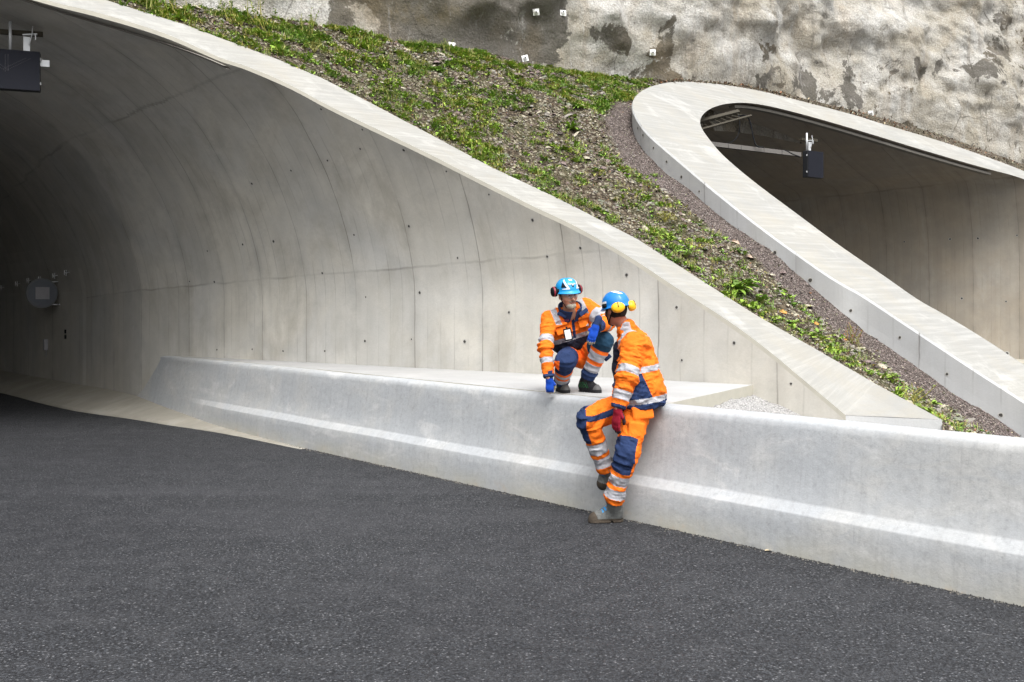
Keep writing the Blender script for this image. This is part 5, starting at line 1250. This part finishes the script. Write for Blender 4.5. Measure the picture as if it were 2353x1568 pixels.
# rock bolts with white plates
names = ['white rock bolt plate highest on the dark rock, left of a second one', 'white rock bolt plate on the dark rock right of the highest one', 'white rock bolt plate half hidden by weeds at the foot of the dark rock', 'square white rock bolt plate at the foot of the dark rock just above the slope', 'white rock bolt plate on the pale rock left above the right portal', 'faint round rock bolt plate on the pale rock behind the right portal rim']
for i, (x, y) in enumerate(((1232,28),(1292,34),(1037,108),(1206,137),(1499,122),(1999,262))):
    p, nr = cast(T_rock, x, y)
    if p is None: continue
    nn = (nr+Vector((-.3, -1.2, .1))).normalized(); R_ = frame(nn) @ Matrix.Rotation(random.uniform(-.4, .4), 3, 'Z'); mb = MB(); r = .055
    mb.box(p+nn*.05, (r, r, .008), R_, 0, .0); rt = empty('rock_bolt', tuple(p), label=names[i], cat='rock bolt', group='white rock bolts in the rock face')
    mb2 = MB(); V = []
    for (rr, hz) in ((.045, .055), (.040, .075), (.018, .09)):
        V += [p+R_ @ Vector((rr*math.cos(a), rr*math.sin(a), hz)) for a in np.linspace(0, 2*math.pi, 11)[:-1]]
    mb2.add(V, [(k*10+j, k*10+(j+1) % 10, (k+1)*10+(j+1) % 10, (k+1)*10+j) for k in range(2) for j in range(10)]+[tuple(range(20, 30))]); mb2.add([p+R_ @ Vector((a, b, c_)) for a, b, c_ in ((-.012, -.012, .085), (.012, -.012, .085), (.012, .012, .085), (-.012, .012, .085), (-.006, -.006, .115), (.006, -.006, .115), (.006, .006, .115), (-.006, .006, .115))], [(0,1,5,4), (1,2,6,5), (2,3,7,6), (3,0,4,7), (4,5,6,7)], 1)
    rel(mb.build('plate', M_white), rt); rel(mb2.build('nut', [M_white, M_rubber]), rt)
# ------------------------------------------------------------------ vegetation, litter and stones on the slope
GR = G; NSg, MQg = G.shape[:2]; gravG = gravel.reshape(NSg, MQg)
fiG = np.arange(NSg)[:, None].repeat(MQg, 1)/nA1
e_a = np.linalg.norm(np.diff(GR, axis=0), axis=2)[:, :-1]; e_b = np.linalg.norm(np.diff(GR, axis=1), axis=2)[:-1]; area = (e_a*e_b); parea = (area/area.sum()).ravel()
def sample(n):
    c = rng.choice(len(parea), n, p=parea); i, j = np.divmod(c, MQg-1); u = rng.random(n)[:, None]; v = rng.random(n)[:, None]
    P = (GR[i, j]*(1-u)+GR[i+1, j]*u)*(1-v)+(GR[i, j+1]*(1-u)+GR[i+1, j+1]*u)*v
    return P, j/(MQg-1.0), gravG[i, j], fiG[i, j]
def vis(P):
    X = 1176.5+FPX*P[:, 0]/P[:, 1]; return (X > -60) & (X < 2420) & (P[:, 2] > .05)
def leafmat(name, c, tr=.25):
    N = NT(name, .6, .3); f = N.noise(N.co(), 9, 3); g = N.noise(N.co(), 1.2, 3)
    N.col(N.mix(N.mr(g, .4, .6, 0, .5), N.mix(f, tuple(x*.65 for x in c), tuple(x*1.3 for x in c)), (c[0]*1.5, c[1]*1.15, c[2]*.8))); return N.m
M_g = [leafmat('leaf_green', (.15, .27, .038)), leafmat('leaf_fresh', (.24, .39, .06)), leafmat('leaf_deep', (.09, .165, .032)), leafmat('leaf_olive', (.29, .30, .09)), leafmat('leaf_yellow', (.30, .25, .04))]
M_l = [m_plain('litter_tan', (.46, .38, .25), .9, var=.3), m_plain('litter_brown', (.19, .125, .08), .9, var=.3), m_plain('litter_grey', (.40, .385, .28), .9, var=.3), m_plain('litter_rust', (.25, .11, .05), .9, var=.3), m_plain('litter_dark', (.05, .037, .028), .9, var=.3), m_plain('litter_olive', (.27, .29, .14), .9, var=.3)]
def stonemat(n_, c): return m_plain(n_, c, .9, var=.35, scale=40, bump=.003)
M_s = [stonemat('stone_grey', (.24, .22, .19)), stonemat('stone_mauve', (.20, .15, .14)), stonemat('stone_pale', (.42, .38, .29)), stonemat('stone_green', (.19, .20, .15)), stonemat('stone_dark', (.085, .068, .062))]
def leaves(P, az, el, L, W_, bend, mi):
    """each leaf: two quads bent along its length"""
    n = len(P); d = np.stack([np.cos(az)*np.cos(el), np.sin(az)*np.cos(el), np.sin(el)], 1); s = np.stack([-np.sin(az), np.cos(az), np.zeros(n)], 1)
    up = np.cross(d, s); up[up[:, 2] < 0] *= -1
    m1 = P+d*L[:, None]*.5+up*(bend*L)[:, None]*.30; tp = P+d*L[:, None]; h = (W_*.5)[:, None]
    dr = up*(W_*.12)[:, None]
    V = np.stack([P-s*h*.25, P+s*h*.25, m1+s*h-dr*0, m1-s*h, tp+s*h*.25-up*(bend*L)[:, None]*.12, tp-s*h*.25-up*(bend*L)[:, None]*.12], 1).reshape(-1, 3)
    b = np.arange(n)[:, None]*6; F = np.stack([b+[0, 1, 2, 3], b+[3, 2, 4, 5]], 1).reshape(-1, 4); return V, F, np.repeat(mi, 2)
def quick(name, V, F, mats, mi, **kw):
    me = bpy.data.meshes.new(name); me.vertices.add(len(V)); me.vertices.foreach_set('co', V.astype(np.float32).ravel()); k = F.shape[1]
    me.loops.add(F.size); me.loops.foreach_set('vertex_index', F.astype(np.int32).ravel()); me.polygons.add(len(F)); me.polygons.foreach_set('loop_start', (np.arange(len(F))*k).astype(np.int32)); me.polygons.foreach_set('loop_total', np.full(len(F), k, np.int32))
    for m_ in mats: me.materials.append(m_)
    me.polygons.foreach_set('material_index', mi.astype(np.int32)); me.update(calc_edges=True); o = bpy.data.objects.new(name, me); C.objects.link(o); tag(o, **kw); return o
def clumps(P, nl, Lr, Wr, elr, mset, spread=.03, bend=.6):
    n = len(P); k = rng.integers(nl[0], nl[1]+1, n); idx = np.repeat(np.arange(n), k); m = len(idx); sc = rng.uniform(.6, 1.3, n)[idx]
    az = rng.uniform(0, 2*np.pi, m); el = rng.uniform(*elr, m); L = rng.uniform(*Lr, m)*sc; W2 = rng.uniform(*Wr, m)*sc
    base = P[idx]+np.c_[rng.normal(0, spread, (m, 2))*sc[:, None], rng.uniform(0, .012, m)]
    cm = rng.choice(mset, n)[idx]; j = rng.random(m) < .2; cm = np.where(j, rng.choice(mset, m), cm)
    return leaves(base, az, el, L, W2, np.full(m, bend), cm)
def merge(parts):
    V = []; F = []; M_ = []; b = 0
    for v, f, m_ in parts: V.append(v); F.append(f+b); M_.append(m_); b += len(v)
    return np.concatenate(V), np.concatenate(F), np.concatenate(M_)
P, q, gv, fi_ = sample(74000); gm = fbm(P*[1.1, 1.1, .6], 4, 91); gm2 = fbm(P*[4.6, 4.6, 2.5], 3, 95)
edge_fade = np.clip((1-q)/.08, 0, 1)*(fi_ > 1)+(fi_ <= 1)*np.clip((.66+.2*np.clip((fi_-.55)/.4, 0, 1)-q)/.10, 0, 1)
dens = np.clip(.22+.4*gm+1.2*gm2, 0, 1)*edge_fade*(gv < .4)
low = np.where(fi_ < 1, np.clip((fi_-.3)/.55, .10, 1)*np.clip(1.15-q*.9, .1, 1)+.35*np.exp(-((q-.12)/.12)**2)*(fi_ > .2), 1.0)*.9
keep = (rng.random(len(P)) < dens*low) & vis(P); Pk = P[keep]; yk = fbm(Pk*[.8, .8, .5], 3, 44)
sel = rng.random(len(Pk)); print('green points', len(Pk))
a_ = clumps(Pk[sel < .46], (4, 8), (.020, .055), (.012, .030), (.1, .9), [0, 0, 1, 2, 3], .022)
b_ = clumps(Pk[(sel >= .46) & (sel < .60)], (4, 8), (.04, .09), (.020, .042), (.15, .8), [1, 0, 1], .012)
c_ = clumps(Pk[(sel >= .60) & (sel < .86)], (7, 13), (.03, .085), (.003, .006), (.7, 1.4), [0, 3, 2, 3], .025, .3)
d_ = clumps(Pk[(sel >= .86)], (6, 10), (.01, .024), (.008, .016), (.0, .6), [3, 1, 4, 0], .03)
fl_sel = Pk[rng.random(len(Pk)) < .03]; e_ = clumps(fl_sel+[0, 0, .05], (3, 5), (.008, .016), (.008, .014), (.0, .5), [4], .012)
V, F, mi = merge([a_, b_, c_, d_, e_]); quick('ground_weeds', V, F, M_g, mi, label='patchy low green weeds and grass covering the slope between the portals', cat='weeds', kind='stuff')
# litter
P, q, gv, fi_ = sample(52000); k = vis(P) & (rng.random(len(P)) < np.where(gv > .5, .10, 1.0)); P = P[k]; n_ = len(P)
L = rng.uniform(.010, .042, n_); V, F, mi = leaves(P+[0, 0, .006], rng.uniform(0, 6.28, n_), rng.uniform(-.5, .7, n_), L, L*rng.uniform(.35, .8, n_), rng.uniform(-.5, .8, n_), rng.choice([0, 1, 2, 2, 3, 4, 4, 5, 5, 5], n_))
quick('leaf_litter', V, F, M_l, mi, label='dry brown and grey leaf litter strewn among the weeds of the slope', cat='leaf litter', kind='stuff')
# stones: squashed irregular octahedra with a cut top
def stones(P, r, mi, flat=.6):
    n = len(P); base = np.array([(math.cos(a)*.95, math.sin(a)*.95, -.2) for a in np.linspace(0, 2*np.pi, 6)[:-1]]+[(math.cos(a+.5)*.62, math.sin(a+.5)*.62, .62) for a in np.linspace(0, 2*np.pi, 6)[:-1]]+[(0, 0, .82)])
    V = base[None]*rng.uniform(.65, 1.3, (n, 11, 3)); rot = rng.uniform(0, 6.28, n); c, s = np.cos(rot), np.sin(rot); st = rng.uniform(.7, 1.6, n)
    x = V[:, :, 0]*st[:, None]; y = V[:, :, 1]; z = V[:, :, 2]*flat; tx = rng.normal(0, .25, n)[:, None]; z = z+x*tx
    V = np.stack([x*c[:, None]-y*s[:, None], x*s[:, None]+y*c[:, None], z], 2)*r[:, None, None]+P[:, None]
    f = [(i, (i+1) % 5, 5+(i+1) % 5) for i in range(5)]+[(i, 5+(i+1) % 5, 5+i) for i in range(5)]+[(5+i, 5+(i+1) % 5, 10) for i in range(5)]; f = np.array(f)
    return V.reshape(-1, 3), (f[None]+(np.arange(n)*11)[:, None, None]).reshape(-1, 3), np.repeat(mi, 15)
P, q, gv, fi_ = sample(15000); k = vis(P) & (gv < .75); P = P[k]; n_ = len(P); near_mid = np.exp(-((q[k]-.55)/.22)**2)
V1 = stones(P, np.clip(rng.lognormal(-4.35, .5, n_), .005, .05)*(1+.45*near_mid), rng.choice([0, 1, 2, 3, 4, 1, 0], n_))
P, q, gv, fi_ = sample(60000); k = vis(P) & (gv > .3); P = P[k]; n_ = len(P)
V2 = stones(P, np.clip(rng.lognormal(-4.95, .35, n_), .004, .02), rng.choice([1, 4, 1, 0, 4, 1, 2], n_, p=[.25, .2, .2, .15, .1, .07, .03]))
V, F, mi = merge([V1, V2]); quick('loose_stones', V, F, M_s, mi, label='loose stones and purple-brown gravel along the upper edge of the slope', cat='stones', kind='stuff')
# debris on the strip behind the right rim
Gst = Gs.reshape(120, 9, 3); ii = rng.integers(0, 118, 2600); jj = rng.integers(0, 8, 2600); u = rng.random((2600, 1)); P = Gst[ii, jj]*(1-u)+Gst[ii+1, jj+1]*u
L = rng.uniform(.02, .07, 2600); V, F, mi = leaves(P+[0, 0, .01], rng.uniform(0, 6.28, 2600), rng.uniform(-.3, .9, 2600), L, L*.6, rng.uniform(-.5, .8, 2600), rng.choice([0, 1, 1, 2, 4, 4, 3], 2600))
quick('leaf_debris', V, F, M_l, mi, label='line of dead leaves lying behind the upper rim of the right portal', cat='leaf litter', kind='stuff')
# ------------------------------------------------------------------ plants and stones that stand out one by one
def soil_at(x, y):
    p, nr = cast(T_soil, x, y); return np.array(p) if p is not None else None
def big_leaf(mb, p, az, el, L, W_, m, lobes=0, droop=.5, n=7):
    V = []; d = V3(math.cos(az), math.sin(az), 0); s = V3(-math.sin(az), math.cos(az), 0); z = 0; e = el; q = np.array(p, float)
    for i in range(n+1):
        f = i/n; w = W_*.5*math.sin(math.pi*min(1, f*.92+.06))**.8*(1-.28*lobes*(i % 2))
        V += [q-s*w+V3(0, 0, w*.35), q, q+s*w+V3(0, 0, w*.35)]; e -= droop/n*1.6; q = q+(d*math.cos(e)+V3(0, 0, math.sin(e)))*L/n
    F = []
    for i in range(n): b = i*3; F += [(b, b+3, b+4, b+1), (b+1, b+4, b+5, b+2)]
    mb.add(V, F, m)
def plant(kind, x, y, size, label, name='weed', cat='plant', group=None, mats=None):
    p = soil_at(x, y)
    if p is None: print('miss', x, y); return
    rt = empty(name, tuple(p), label=label, cat=cat, group=group); mb = MB(); st = MB(); R_ = random.Random(int(x*7+y)); mm = mats or [M_g[1], M_g[0], M_g[2]]
    if kind == 'rosette':
        for k in range(34): big_leaf(mb, p+V3(R_.uniform(-.02, .02), R_.uniform(-.02, .02), .0), R_.uniform(0, 6.28), R_.uniform(.25, 1.25), size*R_.uniform(.55, 1), size*.24, R_.choice([0, 1, 1, 2]), .8, .75)
    elif kind == 'clover':
        for k in range(int(16)):
            a = R_.uniform(0, 6.28); r = size*R_.uniform(.1, 1); q = p+V3(math.cos(a)*r, math.sin(a)*r*.8, R_.uniform(.3, .9)*size*.7); st.tube([Vector(p), Vector((p+q)/2+V3(0, 0, .02)), Vector(q)], .003, 4)
            rr = size*R_.uniform(.18, .30); n = 9; V = [q]+[q+V3(math.cos(t)*rr, math.sin(t)*rr, .15*rr*math.sin(3*t)) for t in np.linspace(0, 6.28, n+1)[:-1]]
            tl = Matrix.Rotation(R_.uniform(-.5, .3), 3, 'X') @ Matrix.Rotation(R_.uniform(-.4, .4), 3, 'Y'); V = [np.array(Vector(q)+tl @ Vector(v-q)) for v in V]; mb.add(V, [(0, 1+i, 1+(i+1) % n) for i in range(n)], R_.choice([0, 0, 1]))
    elif kind == 'tuft':
        for k in range(170): big_leaf(mb, p+V3(R_.gauss(0, size*.42), R_.gauss(0, size*.32), -.01), R_.uniform(0, 6.28), R_.uniform(.5, 1.4), size*R_.uniform(.3, .75), size*.05, R_.choice([0, 1, 2]), 0, .4, 3)
    elif kind == 'bush':
        for k in range(420):
            a = R_.uniform(0, 6.28); e = math.acos(R_.uniform(0, 1)); r = size*R_.uniform(.45, 1)**.5; q = p+V3(math.cos(a)*math.sin(e)*r, math.sin(a)*math.sin(e)*r, math.cos(e)*r*.95); big_leaf(mb, q, R_.uniform(0, 6.28), R_.uniform(-.2, 1.3), size*R_.uniform(.10, .26), size*.06, R_.choice([0, 1, 2]), 0, .3, 2)
        for k in range(14): a = R_.uniform(0, 6.28); st.tube([Vector(p), Vector(p+V3(math.cos(a)*size*.5, math.sin(a)*size*.5, size*.7))], .004, 4)
    elif kind == 'tall':
        for k in range(9):
            b = p+V3(R_.gauss(0, size*.22), R_.gauss(0, size*.15), 0); hh_ = size*R_.uniform(.6, 1.2); tp = b+V3(R_.gauss(0, .06), R_.gauss(0, .06), hh_); st.tube([Vector(b), Vector((b+tp)/2+V3(R_.gauss(0, .015), 0, 0)), Vector(tp)], [.005, .004, .002], 4)
            for j in range(14): f = R_.uniform(.1, 1); big_leaf(mb, b*(1-f)+tp*f, R_.uniform(0, 6.28), R_.uniform(.1, 1), size*R_.uniform(.08, .2), size*.05, R_.choice([0, 1, 2]), 0, .4, 3)
    rel(mb.build('leaves', mm), rt)
    if st.V: rel(st.build('stems', [M_g[3]]), rt)
plant('rosette', 1692, 668, .30, 'large dark green rosette of toothed leaves at the left portal coping', 'rosette_plant')
plant('clover', 1752, 700, .17, 'round leaved bright plant just right of the large dark rosette', 'clover')
plant('clover', 1722, 655, .11, 'small bright seedling above and right of the large rosette', 'seedling')
plant('clover', 1822, 748, .10, 'small round leaved plant between the two orange stones', 'seedling')
plant('clover', 1886, 784, .12, 'round leaved plant beside a pale stone near the coping', 'seedling')
plant('tuft', 1926, 806, .13, 'upper of two bright green moss cushions by the left portal coping', 'moss_cushion', group='bright moss cushions')
plant('tuft', 1934, 826, .13, 'lower of two bright green moss cushions by the left portal coping', 'moss_cushion', group='bright moss cushions')
plant('clover', 2046, 872, .10, 'small green plant low on the slope near its narrow lower end', 'seedling')
plant('tall', 2092, 922, .16, 'thin upright weed near the narrow lower end of the slope')
plant('bush', 1528, 512, .15, 'yellowish feathery tuft in the middle of the lower slope', 'feathery_tuft', mats=[M_g[3], M_g[4], M_g[3]])
plant('rosette', 1312, 298, .21, 'bright leafy clump left of the mauve gravel below the rock', 'leafy_clump', mats=[M_g[1], M_g[1], M_g[0]])
plant('rosette', 1330, 248, .17, 'bright leafy clump just above another near the mauve gravel', 'leafy_clump', mats=[M_g[1], M_g[0], M_g[0]])
plant('bush', 722, 122, .17, 'grey green round bushy herb highest on the slope below the rock', 'bushy_herb', group='grey green bushy herbs', mats=[M_g[3], M_g[2], M_g[3]])
plant('bush', 967, 156, .14, 'smaller grey green bushy herb right of the first one', 'bushy_herb', group='grey green bushy herbs', mats=[M_g[3], M_g[2], M_g[3]])
plant('tall', 345, 26, .38, 'tall grassy weeds at the top left end of the slope', 'tall_weed')
plant('tall', 395, 34, .30, 'tall thin weed right of the grassy top left weeds', 'tall_weed')
plant('tall', 590, 70, .42, 'tall thin weed standing against the pale rock patch', 'tall_weed')
plant('tall', 520, 50, .34, 'tall weed left of the pale rock patch', 'tall_weed')
plant('tall', 700, 82, .30, 'thin flowering weed against the rock right of the tallest one', 'tall_weed')
plant('tall', 1028, 118, .20, 'low weed in front of the half hidden white rock bolt', 'low_weed')
plant('tuft', 1612, 556, .12, 'fresh green tuft in the middle of the lower slope', 'grass_tuft')
plant('clover', 1577, 592, .13, 'bright round leaved plant beside the left coping above the rosette', 'seedling')
plant('tuft', 1645, 598, .14, 'bright green jagged tuft above the large rosette', 'grass_tuft')
plant('tuft', 1500, 405, .12, 'small vivid green tuft beside the gravel strip', 'grass_tuft')
plant('tuft', 1468, 418, .11, 'small vivid tuft left of the one beside the gravel strip', 'grass_tuft')
M_rust = m_plain('dead_rust', (.24, .085, .03), .9, var=.3)
plant('tall', 1962, 790, .20, 'rust brown withered plant on the mauve gravel by the right portal', 'withered_plant', mats=[M_rust, M_rust, M_rust])
M_or_s = m_plain('stone_ochre', (.55, .26, .07), .85, var=.25); M_pk = m_plain('stone_pinkish', (.46, .34, .26), .85, var=.25)
def rock_one(x, y, r, label, mat, name='stone', fl_=.55, tree=None):
    p = soil_at(x, y) if tree is None else tree
    if p is None: return
    V, F, mi = stones(np.array([p])+[0, 0, r*.2], np.array([r]), np.array([0]), fl_); bm = bmesh.new(); vs_ = [bm.verts.new(v) for v in V]; [bm.faces.new([vs_[i] for i in f]) for f in F]
    bmesh.ops.subdivide_edges(bm, edges=bm.edges, cuts=1, use_grid_fill=True)
    for v in bm.verts: v.co += Vector(rng.normal(0, r*.05, 3))
    me = bpy.data.meshes.new(name); bm.to_mesh(me); bm.free(); me.materials.append(mat); o = bpy.data.objects.new(name, me); C.objects.link(o); tag(o, label, 'stone', 'larger stones on the lower slope')
rock_one(1800, 719, .052, 'ochre stone lying just below the round leaved plant', M_or_s, fl_=.4)
rock_one(1874, 746, .048, 'ochre stone nearer the gravel, right of the first ochre one', M_or_s, fl_=.4)
rock_one(1942, 783, .032, 'small ochre stone beside the withered rust plant', M_or_s)
rock_one(1876, 781, .050, 'pale yellowish stone under the round leaved plant by the coping', M_s[2])
rock_one(1690, 559, .050, 'upright pinkish stone at the edge of the mauve gravel', M_pk, fl_=.9)
rock_one(1722, 595, .058, 'largest pinkish stone beside the mauve gravel', M_pk, fl_=.7)
rock_one(1684, 582, .060, 'flat pinkish slab left of the largest pinkish stone', M_pk, fl_=.3)
rock_one(1798, 630, .050, 'brown stone on the gravel uphill of the round leaved plant', M_s[1])
rock_one(1856, 707, .075, 'flat pale slab of stone in the middle of the lower slope', M_s[2], fl_=.25)
rock_one(2198, 968, .075, 'grey green flat stone at the lowest tip of the slope', M_s[3], fl_=.35)
rock_one(2150, 938, .05, 'grey stone above the lowest flat stone', M_s[0], fl_=.5)
lp = P3(1765, 1268, EYE*FPX/(1268-697)); mb = MB(); big_leaf(mb, lp+V3(-.02, 0, .006), .3, .15, .06, .035, 0, 0, .4, 4); o = mb.build('fallen_leaf', [M_l[0]]); tag(o, 'single dry leaf lying on the asphalt near the barrier foot', 'leaf')
